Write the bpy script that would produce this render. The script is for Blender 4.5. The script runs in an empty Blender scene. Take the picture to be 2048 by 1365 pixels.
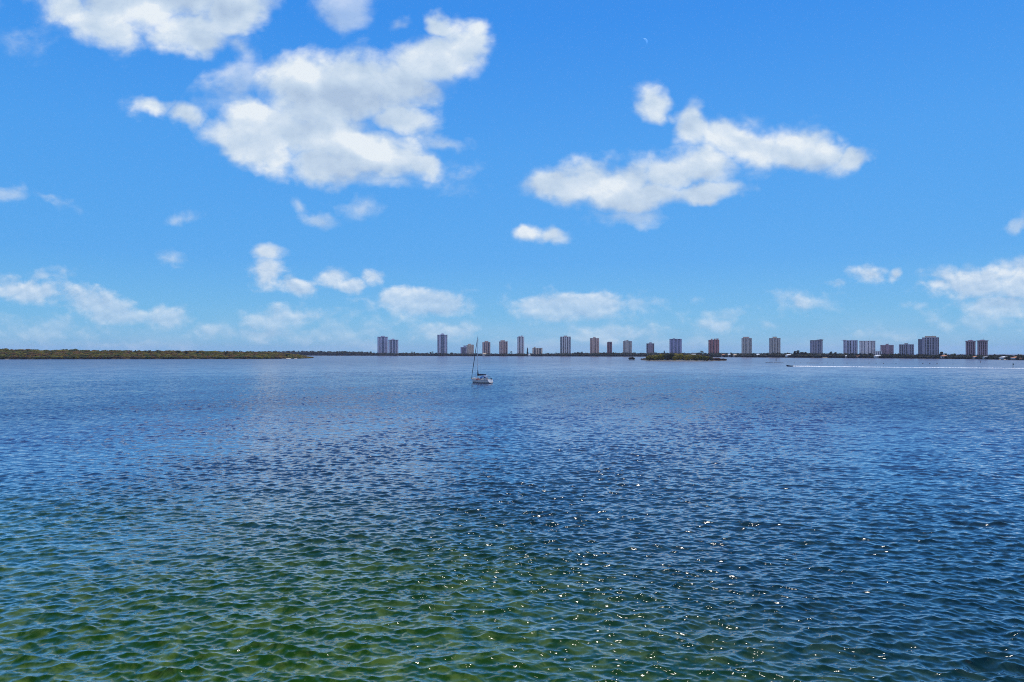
import bpy, math, random
import numpy as np
from mathutils import Vector, Matrix

# ------------------------------------------------------------------ camera, sky, sun, exposure
SC = bpy.context.scene
F = 1365.333          # focal length in photo pixels (24 mm on a 36 mm sensor, 2048 px wide)
HY = 706.5            # photo row of the horizon
HC = 10.0             # camera height above the water
cam_data = bpy.data.cameras.new("camera")
cam_data.lens = 24.0
cam_data.sensor_width = 36.0
cam_data.shift_y = (HY - 682.5) / 2048.0
cam_data.clip_start = 0.1
cam_data.clip_end = 60000.0
cam = bpy.data.objects.new("camera", cam_data)
cam.location = (0, 0, HC)
cam.rotation_euler = (math.radians(90), 0, 0)
SC.collection.objects.link(cam)
SC.camera = cam

SC.view_settings.view_transform = 'Standard'
SC.view_settings.look = 'None'
SC.view_settings.gamma = 1.0
SC.view_settings.exposure = 0.0
SC.render.engine = 'CYCLES'
SC.cycles.use_adaptive_sampling = True
SC.cycles.adaptive_threshold = 0.007
SC.cycles.adaptive_min_samples = 12
SC.cycles.use_denoising = False
SC.cycles.filter_width = 1.05
SC.cycles.max_bounces = 5
SC.cycles.diffuse_bounces = 2
SC.cycles.glossy_bounces = 3
SC.cycles.transparent_max_bounces = 6
SC.cycles.caustics_reflective = False
SC.cycles.sample_clamp_indirect = 4.0
SC.cycles.sample_clamp_direct = 3.0

SUN_AZ, SUN_EL = 17.0, 61.0        # degrees right of the view direction, above the horizon
sun_data = bpy.data.lights.new("sun", 'SUN')
sun_data.energy = 3.6
sun_data.angle = math.radians(0.53)
sun_data.color = (1.0, 0.95, 0.87)
sun = bpy.data.objects.new("sun", sun_data)
sd = Vector((math.sin(math.radians(SUN_AZ)) * math.cos(math.radians(SUN_EL)),
             math.cos(math.radians(SUN_AZ)) * math.cos(math.radians(SUN_EL)),
             math.sin(math.radians(SUN_EL))))
sun.rotation_euler = sd.to_track_quat('Z', 'Y').to_euler()
sun.location = (0, 0, 300)
SC.collection.objects.link(sun)

world = bpy.data.worlds.new("World")
SC.world = world
world.use_nodes = True
WT = world.node_tree
WT.nodes.clear()


class Net:
    """tiny helper for building node graphs"""
    def __init__(s, tree):
        s.t = tree
    def n(s, typ, **kw):
        nd = s.t.nodes.new(typ)
        for k, v in kw.items():
            setattr(nd, k, v)
        return nd
    def put(s, sock, v):
        if hasattr(v, 'is_output'):
            s.t.links.new(v, sock)
        else:
            sock.default_value = v
    def m(s, op, a, b=None, c=None, clamp=False):
        nd = s.n('ShaderNodeMath', operation=op, use_clamp=clamp)
        s.put(nd.inputs[0], a)
        if b is not None: s.put(nd.inputs[1], b)
        if c is not None: s.put(nd.inputs[2], c)
        return nd.outputs[0]
    def v(s, op, a, b=None, scale=None):
        nd = s.n('ShaderNodeVectorMath', operation=op)
        s.put(nd.inputs[0], a)
        if b is not None: s.put(nd.inputs[1], b)
        if scale is not None: s.put(nd.inputs['Scale'], scale)
        return nd.outputs['Value'] if op in ('LENGTH', 'DOT_PRODUCT', 'DISTANCE') else nd.outputs[0]
    def xyz(s, x, y, z=0.0):
        nd = s.n('ShaderNodeCombineXYZ')
        s.put(nd.inputs[0], x); s.put(nd.inputs[1], y); s.put(nd.inputs[2], z)
        return nd.outputs[0]
    def sep(s, a):
        nd = s.n('ShaderNodeSeparateXYZ'); s.put(nd.inputs[0], a)
        return nd.outputs
    def noise(s, vec, scale, detail=4.0, rough=0.5, dist=0.0, lac=2.0, dims='3D', w=None):
        nd = s.n('ShaderNodeTexNoise', noise_dimensions=dims)
        s.put(nd.inputs['Vector'], vec)
        nd.inputs['Scale'].default_value = scale
        nd.inputs['Detail'].default_value = detail
        nd.inputs['Roughness'].default_value = rough
        nd.inputs['Distortion'].default_value = dist
        nd.inputs['Lacunarity'].default_value = lac
        return nd
    def smooth(s, x, lo, hi, a=0.0, b=1.0):
        nd = s.n('ShaderNodeMapRange', interpolation_type='SMOOTHSTEP')
        s.put(nd.inputs['Value'], x)
        s.put(nd.inputs['From Min'], lo); s.put(nd.inputs['From Max'], hi)
        s.put(nd.inputs['To Min'], a); s.put(nd.inputs['To Max'], b)
        return nd.outputs[0]
    def lin(s, x, lo, hi, a=0.0, b=1.0):
        nd = s.n('ShaderNodeMapRange')
        s.put(nd.inputs['Value'], x)
        s.put(nd.inputs['From Min'], lo); s.put(nd.inputs['From Max'], hi)
        s.put(nd.inputs['To Min'], a); s.put(nd.inputs['To Max'], b)
        return nd.outputs[0]
    def mix(s, f, a, b, blend='MIX'):
        nd = s.n('ShaderNodeMix', data_type='RGBA', blend_type=blend)
        s.put(nd.inputs['Factor'], f)
        A = [i for i in nd.inputs if i.name == 'A' and i.type == 'RGBA'][0]
        B = [i for i in nd.inputs if i.name == 'B' and i.type == 'RGBA'][0]
        s.put(A, a if hasattr(a, 'is_output') else tuple(a) + (1,) if len(a) == 3 else a)
        s.put(B, b if hasattr(b, 'is_output') else tuple(b) + (1,) if len(b) == 3 else b)
        return [o for o in nd.outputs if o.type == 'RGBA'][0]
    def ramp(s, x, stops, interp='LINEAR'):
        nd = s.n('ShaderNodeValToRGB')
        nd.color_ramp.interpolation = interp
        el = nd.color_ramp.elements
        while len(el) > 1: el.remove(el[-1])
        el[0].position = stops[0][0]; el[0].color = tuple(stops[0][1]) + (1,)
        for p, c in stops[1:]:
            e = el.new(p); e.color = tuple(c) + (1,)
        s.put(nd.inputs[0], x)
        return nd.outputs[0]


def build_world():
    N = Net(WT)
    sky = N.n('ShaderNodeTexSky', sky_type='NISHITA')
    sky.sun_disc = False
    sky.sun_elevation = math.radians(SUN_EL)
    sky.sun_rotation = math.radians(SUN_AZ)
    sky.altitude = 0
    sky.air_density = 1.0
    sky.dust_density = 0.3
    sky.ozone_density = 2.5
    d = N.n('ShaderNodeTexCoord').outputs['Generated']
    x, y, z = N.sep(d)
    yy = N.m('MAXIMUM', y, 0.08)
    u = N.m('DIVIDE', x, yy)
    v = N.m('DIVIDE', z, yy)
    p0 = N.xyz(u, v, 0.0)
    # grade of the air: deeper blue higher up, paler towards the horizon
    k = 1.0 / SKY_STRENGTH
    grade = N.mix(1.0, N.ramp(N.m('ABSOLUTE', z), SKY_GRADE), (k, k, k), 'MULTIPLY')
    base = N.mix(N.smooth(z, 0.02, -0.02, 0.85, 1.0), sky.outputs[0], grade)
    # --- clouds, as a density field over directions
    high = N.smooth(v, 0.10, 0.19)
    w = N.noise(p0, 16.0, 3.0, 0.6)
    wv = N.v('SUBTRACT', w.outputs['Color'], (0.5, 0.5, 0.5))
    amp = N.lin(high, 0, 1, 0.014, 0.050)
    p1 = N.v('ADD', p0, N.v('SCALE', wv, scale=amp))
    ux, vx, _ = N.sep(p1)

    def field(blobs, prev=0.0):
        # the running value rides along in z (scaled away) so the chain is evaluated one ellipse after another
        acc = None
        for b in blobs:
            cx, cy, rx, ry, rot = b[:5]
            a = b[5] if len(b) > 5 else 1.0
            mp = N.n('ShaderNodeMapping', vector_type='TEXTURE')
            N.put(mp.inputs['Vector'], N.xyz(ux, vx, acc if acc is not None else prev))
            mp.inputs['Location'].default_value = ((cx - 1024) / F, (HY - cy) / F, 0)
            mp.inputs['Rotation'].default_value = (0, 0, math.radians(rot))
            g = 1.0 if cy < 480 else 1.14
            mp.inputs['Scale'].default_value = (rx * g / F, ry * g / F, 1e7)
            ln = N.v('LENGTH', mp.outputs[0])
            f = N.m('MULTIPLY_ADD', ln, -a, a)
            acc = f if acc is None else N.m('MAXIMUM', acc, f)
        return acc

    Fd = field(CLOUDS)
    Ft = field(THIN, Fd)
    pn = N.v('ADD', p0, (3.7, 1.3, 0.42))
    psc = N.v('MULTIPLY', pn, (1.0, 1.35, 1.0))
    nh = N.noise(psc, 12.0, 8.0, 0.56, 0.15).outputs[0]
    nl = N.noise(psc, 34.0, 6.0, 0.54, 0.15).outputs[0]
    n = N.m('ADD', N.m('MULTIPLY', nl, N.m('SUBTRACT', 1.0, high)), N.m('MULTIPLY', nh, high))
    # the same field a small step towards the sun: the difference is which side of a billow faces it
    st = N.v('ADD', psc, N.v('SCALE', (0.010, 0.030, 0.0), scale=N.lin(high, 0, 1, 0.28, 1.0)))
    nh2 = N.noise(st, 12.0, 4.0, 0.5, 0.15).outputs[0]
    nl2 = N.noise(st, 34.0, 4.0, 0.5, 0.15).outputs[0]
    n2 = N.m('ADD', N.m('MULTIPLY', nl2, N.m('SUBTRACT', 1.0, high)), N.m('MULTIPLY', nh2, high))
    dn = N.m('SUBTRACT', n, n2)
    dens = N.m('ADD', Fd, N.m('MULTIPLY', N.m('SUBTRACT', n, 0.5), 1.35))
    alpha = N.smooth(dens, -0.04, 0.58)
    fringe = N.smooth(N.m('ADD', Fd, N.m('MULTIPLY', N.m('SUBTRACT', n, 0.5), 3.4)), 0.0, 1.0, 0.0, 0.45)
    alpha = N.m('MAXIMUM', alpha, N.m('MULTIPLY', fringe, high))
    denst = N.m('ADD', Ft, N.m('MULTIPLY', N.m('SUBTRACT', n, 0.5), 2.4))
    alphat = N.smooth(denst, 0.0, 0.9, 0.0, 0.6)
    # high thin veil that whitens the lowest few degrees
    lowband = N.m('MULTIPLY', N.m('MULTIPLY', N.smooth(v, 0.075, 0.0), N.smooth(v, -0.03, 0.0)), N.smooth(N.noise(N.v('MULTIPLY', pn, (1.0, 3.2, 1.0)), 9.0, 5.0, 0.55).outputs[0], 0.40, 0.64, 0.0, 0.34))
    a_all = N.m('MAXIMUM', N.m('MAXIMUM', alpha, alphat), lowband)
    front = N.m('MULTIPLY', N.smooth(y, 0.08, 0.2), N.smooth(v, -0.02, 0.0))
    a_all = N.m('MULTIPLY', a_all, front)
    Fs = field(GREY, Ft)
    Fb = field(BRIGHT, Fs)
    lit = N.m('MULTIPLY_ADD', dn, 2.2, 0.58)
    lit = N.m('ADD', lit, N.m('MULTIPLY', N.m('MAXIMUM', Fb, 0.0), 0.45))
    lit = N.m('SUBTRACT', lit, N.m('MULTIPLY', N.m('MAXIMUM', Fs, 0.0), 0.42))
    lit = N.m('SUBTRACT', lit, N.smooth(dens, 0.5, 1.3, 0.0, 0.12), clamp=True)
    ccol = N.ramp(lit, [(0.0, (0.42, 0.55, 0.74)), (0.45, (0.54, 0.67, 0.83)), (0.8, (0.67, 0.775, 0.895)), (1.0, (0.80, 0.87, 0.935))])
    ccol = N.mix(1.0, ccol, (k, k, k), 'MULTIPLY')
    # clouds low down are seen through more air
    far = N.smooth(v, 0.16, 0.0, 0.0, 0.55)
    ccol = N.mix(far, ccol, N.mix(1.0, base, (1.12, 1.06, 1.04), 'MULTIPLY'))
    full = N.mix(a_all, base, ccol)
    # unseen white cloud cover, added behind the viewpoint to brighten the shaded facades
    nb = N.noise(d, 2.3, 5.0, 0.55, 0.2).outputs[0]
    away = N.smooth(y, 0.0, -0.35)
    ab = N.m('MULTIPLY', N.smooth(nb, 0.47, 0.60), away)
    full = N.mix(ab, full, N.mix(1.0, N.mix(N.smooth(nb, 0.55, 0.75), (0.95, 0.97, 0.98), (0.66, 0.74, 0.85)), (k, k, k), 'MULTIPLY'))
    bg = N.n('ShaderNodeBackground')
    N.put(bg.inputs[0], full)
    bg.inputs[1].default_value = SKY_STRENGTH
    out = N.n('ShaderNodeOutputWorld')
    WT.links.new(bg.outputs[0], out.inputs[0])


SKY_STRENGTH = 0.10
SKY_GRADE = [(0.0, (.175, .50, .80)), (0.05, (.12, .465, .83)), (0.13, (.07, .385, .88)), (0.28, (.055, .35, .90)), (0.44, (.018, .27, .88)), (0.7, (.035, .21, .70)), (1.0, (.03, .16, .58))]
# (photo column, row, half width, half height, tilt in degrees anticlockwise, weight): directions in the sky
CLOUDS = [
    (290, -5, 250, 92, 0), (375, 66, 108, 62, -8), (205, 52, 105, 48, -22), (470, 22, 95, 56, 10), (130, 15, 60, 40, -20), (400, 85, 60, 50, 0),
    (680, 190, 205, 100, 12), (600, 160, 110, 75, 15), (860, 118, 125, 62, 10), (925, 92, 76, 66, 0), (880, 60, 40, 40, 60), (800, 175, 110, 75, 0),
    (510, 240, 100, 56, -14), (515, 300, 150, 50, -20), (735, 305, 195, 58, -12), (640, 325, 120, 50, 0), (620, 270, 190, 80, 0), (845, 330, 60, 34, -15),
    (372, 234, 50, 34, -25, .8), (312, 206, 56, 25, -15, .75), (800, 240, 80, 46, -10),
    (1313, 220, 48, 44, -20), (1385, 255, 52, 58, 0), (1480, 284, 140, 52, -8), (1610, 302, 140, 54, -8), (1700, 312, 52, 34, 10),
    (1400, 330, 80, 62, 0), (1350, 350, 80, 46, 10), (1190, 366, 175, 50, 4), (1270, 392, 135, 42, 0), (1400, 388, 88, 32, 4), (1110, 370, 90, 38, 8),
    (1056, 461, 38, 20, 0, .8), (1104, 465, 44, 24, 0, .8),
    (536, 503, 36, 20, 0, .7), (538, 545, 36, 38, -30, .7), (592, 572, 54, 22, -12, .85), (665, 556, 40, 24, 0, .8), (702, 570, 36, 19, 0, .75), (745, 552, 27, 20, 0, .75),
    (838, 607, 88, 30, 0, 1.15), (890, 614, 62, 24, 0, 1.0), (805, 600, 50, 28, 0, 1.2),
    (1140, 617, 120, 30, 0, 1.0), (1086, 612, 62, 26, 0, 1.0), (1195, 613, 62, 26, 0, 1.0),
    (1740, 550, 36, 24, 0, .7), (1792, 550, 17, 15, 0, .7), (1955, 566, 110, 36, 0, .9), (2040, 560, 84, 46, 0, .9), (1880, 567, 28, 14, 0, .8), (2010, 616, 104, 32, 0, .7),
    (60, 582, 115, 30, -5, .75), (195, 606, 104, 32, -16, .8), (232, 633, 76, 20, 0, .8), (338, 638, 50, 30, 0, .8),
    (540, 642, 84, 36, 12, .7), (602, 638, 42, 32, 0, .7), (510, 668, 110, 20, 0, .6), (418, 660, 40, 18, 0, .6),
    (895, 662, 84, 24, 0, .75), (1225, 668, 110, 22, 0, .65), (1440, 652, 58, 20, 0, .6), (1600, 606, 30, 18, 0, .55),
]
THIN = [
    (598, 408, 34, 20, -58, .8), (640, 438, 42, 20, -8, .8), (728, 420, 40, 36, 40, .8), (112, 400, 56, 18, -22, .8), (15, 395, 60, 17, 0, .5),
    (360, 432, 28, 10, 0, .3), (344, 517, 26, 20, 0, .5), (35, 85, 80, 50, 0, .4), (690, 20, 76, 56, 0, .9), (800, 48, 36, 22, 0, .8), (885, 284, 84, 22, -3, 1), (490, 95, 50, 40, -30, .8),
    (1350, 240, 40, 26, -30, 1), (2030, 445, 34, 16, 20, .9), (1672, 565, 20, 9, 0, .9), (1440, 635, 90, 20, 0, .8), (1275, 612, 34, 16, 0), (1540, 652, 30, 14, 0), (1602, 606, 60, 28, 0, .7),
    (90, 660, 170, 34, 0, 1), (440, 664, 80, 24, 0), (90, 552, 60, 16, 0, .7), (1765, 670, 90, 20, 0, .9), (1150, 625, 170, 40, 0, .7),
    (830, 616, 130, 40, 0, .7), (1970, 645, 150, 26, 0, .9), (740, 690, 70, 20, 0), (1085, 688, 110, 22, 0, .8), (1350, 690, 120, 16, 0, .7), (1320, 605, 70, 14, 0, .5), (1815, 612, 30, 9, 0, .6),
    (770, 352, 130, 30, -10, 1), (640, 665, 210, 34, 0, .8), (470, 180, 110, 60, 30, .8), (1510, 240, 40, 24, 0, .7), (1675, 268, 26, 16, 0, .6), (1320, 330, 30, 24, 40, .8), (1270, 430, 110, 26, 0, .9), (250, 690, 260, 14, 0, .9),
]
GREY = [(720, 205, 190, 75, 10), (420, 5, 130, 70, 0), (690, 350, 110, 36, 0), (1240, 418, 170, 34, 0), (1580, 345, 160, 26, -5), (1360, 400, 90, 26, 0), (860, 190, 60, 40, 0),
        (870, 624, 80, 14, 0), (1140, 638, 120, 16, 0), (1980, 600, 120, 16, 0), (170, 612, 120, 16, -10), (540, 664, 130, 16, 0), (1080, 480, 50, 14, 0)]
BRIGHT = [(510, 300, 120, 34, -18), (760, 300, 160, 30, -12), (610, 140, 70, 50, 0), (925, 80, 60, 50, 0), (480, 225, 90, 30, -10), (1210, 355, 100, 30, 0), (330, 40, 120, 40, 0),
          (1420, 285, 80, 40, 0), (1560, 275, 150, 30, -8), (1313, 215, 40, 34, 0), (810, 597, 50, 20, 0), (1180, 603, 60, 14, 0), (2020, 545, 70, 18, 0)]
build_world()


# ------------------------------------------------------------------ helpers
COL = SC.collection
random.seed(7)
RNG = np.random.default_rng(11)


def ground(px, py):
    """point on the water seen at photo column px, row py (below the horizon)"""
    d = HC * F / (py - HY)
    return ((px - 1024) / F * d, d)


def xat(px, D):
    return (px - 1024) / F * D


def zat(py, D):
    return HC + (HY - py) / F * D


def tag(o, label=None, cat=None, group=None, kind=None):
    if label: o['label'] = label
    if cat: o['category'] = cat
    if group: o['group'] = group
    if kind: o['kind'] = kind
    return o


def empty(name, loc, rz=0.0):
    o = bpy.data.objects.new(name, None)
    o.location = loc
    o.rotation_euler = (0, 0, rz)
    o.empty_display_size = 0.5
    COL.objects.link(o)
    return o


class MB:
    """collects simple solids and links them as one mesh object"""
    def __init__(s):
        s.v, s.f = [], []
    def box(s, x0, x1, y0, y1, z0, z1):
        b = len(s.v)
        s.v += [(x0, y0, z0), (x1, y0, z0), (x1, y1, z0), (x0, y1, z0), (x0, y0, z1), (x1, y0, z1), (x1, y1, z1), (x0, y1, z1)]
        s.f += [(b, b+3, b+2, b+1), (b+4, b+5, b+6, b+7), (b, b+1, b+5, b+4), (b+1, b+2, b+6, b+5), (b+2, b+3, b+7, b+6), (b+3, b, b+4, b+7)]
        return s
    def prism(s, pts, z0, z1, top=None):
        b = len(s.v); n = len(pts); top = top or pts
        s.v += [(p[0], p[1], z0) for p in pts] + [(p[0], p[1], z1) for p in top]
        s.f += [tuple(range(b+n-1, b-1, -1)), tuple(range(b+n, b+2*n))]
        s.f += [(b+i, b+(i+1) % n, b+n+(i+1) % n, b+n+i) for i in range(n)]
        return s
    def tube(s, a, c, r0, r1=None, n=8):
        r1 = r0 if r1 is None else r1
        a, c = Vector(a), Vector(c)
        q = (c - a).to_track_quat('Z', 'Y')
        b = len(s.v)
        for p, r in ((a, r0), (c, r1)):
            for i in range(n):
                t = 2*math.pi*i/n
                s.v.append(tuple(p + q @ Vector((r*math.cos(t), r*math.sin(t), 0))))
        s.f += [tuple(range(b+n-1, b-1, -1)), tuple(range(b+n, b+2*n))]
        s.f += [(b+i, b+(i+1) % n, b+n+(i+1) % n, b+n+i) for i in range(n)]
        return s
    def comb(s, axis, a0, a1, spine, root_, tip, teeth, ztop):
        """slats joined by a hidden spine: profile across, extruded along x (axis 'x') or y"""
        prof = [(spine, 0.0), (root_, 0.0)]
        for z0, z1 in teeth:
            prof += [(root_, z0), (tip, z0), (tip, z1), (root_, z1)]
        prof += [(root_, ztop), (spine, ztop)]
        b = len(s.v); n = len(prof)
        for a in (a0, a1):
            s.v += [(a, p, z) if axis == 'x' else (p, a, z) for p, z in prof]
        s.f += [tuple(range(b, b+n)), tuple(range(b+2*n-1, b+n-1, -1))]
        s.f += [(b+i, b+n+i, b+n+(i+1) % n, b+(i+1) % n) for i in range(n)]
        return s
    def path(s, pts, r, n=6):
        for i in range(len(pts)-1):
            s.tube(pts[i], pts[i+1], r if not isinstance(r, (list, tuple)) else r[i], r if not isinstance(r, (list, tuple)) else r[i+1], n)
        return s
    def ball(s, c, rx, ry=None, rz=None, nu=10, nv=7):
        ry = ry or rx; rz = rz or rx
        b = len(s.v)
        s.v.append((c[0], c[1], c[2]-rz))
        for j in range(1, nv):
            ph = math.pi*j/nv
            for i in range(nu):
                t = 2*math.pi*i/nu
                s.v.append((c[0]+rx*math.sin(ph)*math.cos(t), c[1]+ry*math.sin(ph)*math.sin(t), c[2]-rz*math.cos(ph)))
        s.v.append((c[0], c[1], c[2]+rz))
        e = len(s.v)-1
        for i in range(nu):
            s.f.append((b, b+1+(i+1) % nu, b+1+i))
            s.f.append((e, e-nu+i, e-nu+(i+1) % nu))
        for j in range(nv-2):
            for i in range(nu):
                r = b+1+j*nu
                s.f.append((r+i, r+(i+1) % nu, r+nu+(i+1) % nu, r+nu+i))
        return s
    def build(s, name, mat, parent=None, smooth=False):
        me = bpy.data.meshes.new(name)
        me.from_pydata(s.v, [], s.f)
        me.materials.append(mat)
        if smooth:
            me.polygons.foreach_set('use_smooth', [True]*len(me.polygons))
        me.update()
        o = bpy.data.objects.new(name, me)
        COL.objects.link(o)
        if parent is not None: o.parent = parent
        return o


def mesh_np(name, V, Q, mat, parent=None, smooth=False, attr=None):
    """mesh from arrays: V (n,3), Q (m,k) faces; attr = (m or n, 3) colours on vertices named tint"""
    me = bpy.data.meshes.new(name)
    V = np.asarray(V, dtype=np.float32); Q = np.asarray(Q, dtype=np.int32)
    k = Q.shape[1]
    me.vertices.add(len(V)); me.vertices.foreach_set('co', V.ravel())
    me.loops.add(Q.size); me.loops.foreach_set('vertex_index', Q.ravel())
    me.polygons.add(len(Q))
    me.polygons.foreach_set('loop_start', np.arange(0, Q.size, k, dtype=np.int32))
    if smooth: me.polygons.foreach_set('use_smooth', np.ones(len(Q), dtype=bool))
    me.update(calc_edges=True)
    if attr is not None:
        a = me.color_attributes.new('tint', 'FLOAT_COLOR', 'POINT')
        c = np.ones((len(V), 4), dtype=np.float32); c[:, :3] = attr
        a.data.foreach_set('color', c.ravel())
    me.materials.append(mat)
    o = bpy.data.objects.new(name, me)
    COL.objects.link(o)
    if parent is not None: o.parent = parent
    return o


def material(name, col, rough=0.6, metal=0.0, var=0.12, scale=0.6, spec=0.4, col2=None, bump=0.0):
    """painted or mineral surface with patchy variation of its own colour"""
    m = bpy.data.materials.new(name)
    m.use_nodes = True
    t = m.node_tree; N = Net(t)
    b = [n for n in t.nodes if n.type == 'BSDF_PRINCIPLED'][0]
    tc = N.n('ShaderNodeTexCoord').outputs['Object']
    nz = N.noise(tc, scale, 5.0, 0.6).outputs[0]
    c2 = col2 or tuple(max(0.0, c*(1-2.2*var)) for c in col)
    c1 = tuple(min(1.0, c*(1+var)) for c in col)
    N.put(b.inputs['Base Color'], N.mix(N.smooth(nz, 0.35, 0.68), c1, c2))
    b.inputs['Roughness'].default_value = rough
    b.inputs['Metallic'].default_value = metal
    b.inputs['Specular IOR Level'].default_value = spec
    if bump:
        bp = N.n('ShaderNodeBump'); bp.inputs['Strength'].default_value = bump
        N.put(bp.inputs['Height'], nz); N.put(b.inputs['Normal'], bp.outputs[0])
    return m


# ------------------------------------------------------------------ water
def wave_sum(X, Y, S, seed=5):
    """sum of trochoidal waves; each fades out where the local mesh spacing S cannot carry it"""
    rg = np.random.default_rng(seed)
    DX = np.zeros_like(X); DY = np.zeros_like(X); Z = np.zeros_like(X)
    n = 170
    lam = np.exp(rg.uniform(math.log(0.16), math.log(9.0), n))
    main = math.radians(-97)       # wind blows roughly towards the camera
    th = main + rg.normal(0, 0.52, n)
    slope = 0.030*np.exp(-((np.log(lam/0.75))/1.30)**2) + 0.027*np.exp(-((np.log(lam/0.30))/0.5)**2)
    ph = rg.uniform(0, 2*math.pi, n)
    # patches of stronger and weaker wind
    gust = 0.90 + 0.20*np.sin(X*0.043+1.0+0.8*np.sin(Y*0.021))*np.sin(Y*0.031+0.5) + 0.14*np.sin(X*0.15-Y*0.11+1.3*np.sin(X*0.05))
    gust = gust + 0.16*np.sin(X*0.37+Y*0.21+2.0*np.sin(Y*0.13))*np.sin(Y*0.33-X*0.12)
    for i in range(n):
        k = 2*math.pi/lam[i]
        w = np.clip((lam[i]/S - 1.3)/1.2, 0, 1)
        idx = np.flatnonzero(w > 0)
        if not len(idx): continue
        a = slope[i]/k*WAVE
        kx, ky = k*math.cos(th[i]), k*math.sin(th[i])
        p = (kx*X[idx]+ky*Y[idx]+ph[i]).astype(np.float32)
        g = (w[idx]*gust[idx]*a).astype(np.float32)
        Z[idx] += g*np.sin(p)
        c = g*np.cos(p)*0.9
        DX[idx] += c*math.cos(th[i]); DY[idx] += c*math.sin(th[i])
    return DX, DY, Z


WAVE = 1.12


def build_water():
    dth = math.radians(0.085)
    az = np.arange(-math.radians(50), math.radians(50), dth)
    r = [0.3, 3.0, 6.0, 9.0]
    while r[-1] < 9500:
        R = r[-1]
        if R < 14: dr = 0.12
        elif R < 36: dr = 0.048
        elif R < 320: dr = R*0.0021
        elif R < 2600: dr = R*0.0021*(R/320)
        else: dr = R*0.06
        r.append(R+dr)
    r = np.array(r)
    RR, AA = np.meshgrid(r, az, indexing='ij')
    X = (RR*np.sin(AA)).ravel(); Y = (RR*np.cos(AA)).ravel()
    dr = np.gradient(r)
    S = np.maximum(np.repeat(dr, len(az))*0.62, RR.ravel()*dth)
    DX, DY, Z = wave_sum(X, Y, S)
    edge = np.clip((math.radians(49.5)-np.abs(AA.ravel()))/math.radians(3), 0, 1)*np.clip((RR.ravel()-9.1)/2, 0, 1)
    V = np.stack([X+DX*edge, Y+DY*edge, Z*edge], 1)
    nr, na = len(r), len(az)
    i = (np.arange(nr-1)[:, None]*na + np.arange(na-1)[None, :]).ravel()
    Q = np.stack([i, i+1, i+na+1, i+na], 1)
    # the rest of the lagoon, all round and under the viewpoint
    a2 = np.linspace(az[-1], az[0]+2*math.pi, 90)
    r2 = np.array([0.3, 9.0, 12, 20, 50, 120, 300, 1000, 3000, r[-1]])
    R2, A2 = np.meshgrid(r2, a2, indexing='ij')
    V2 = np.stack([(R2*np.sin(A2)).ravel(), (R2*np.cos(A2)).ravel(), np.zeros(R2.size)], 1)
    n2 = len(a2)
    j = (np.arange(len(r2)-1)[:, None]*n2 + np.arange(n2-1)[None, :]).ravel() + len(V)
    Q2 = np.stack([j, j+1, j+n2+1, j+n2], 1)
    V = np.vstack([V, V2])
    Q = np.vstack([Q, Q2])
    o = mesh_np('water', V, Q, water_material(), smooth=True)
    tag(o, kind='structure', label='choppy blue green lagoon water reaching the far shore')
    return o


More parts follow.
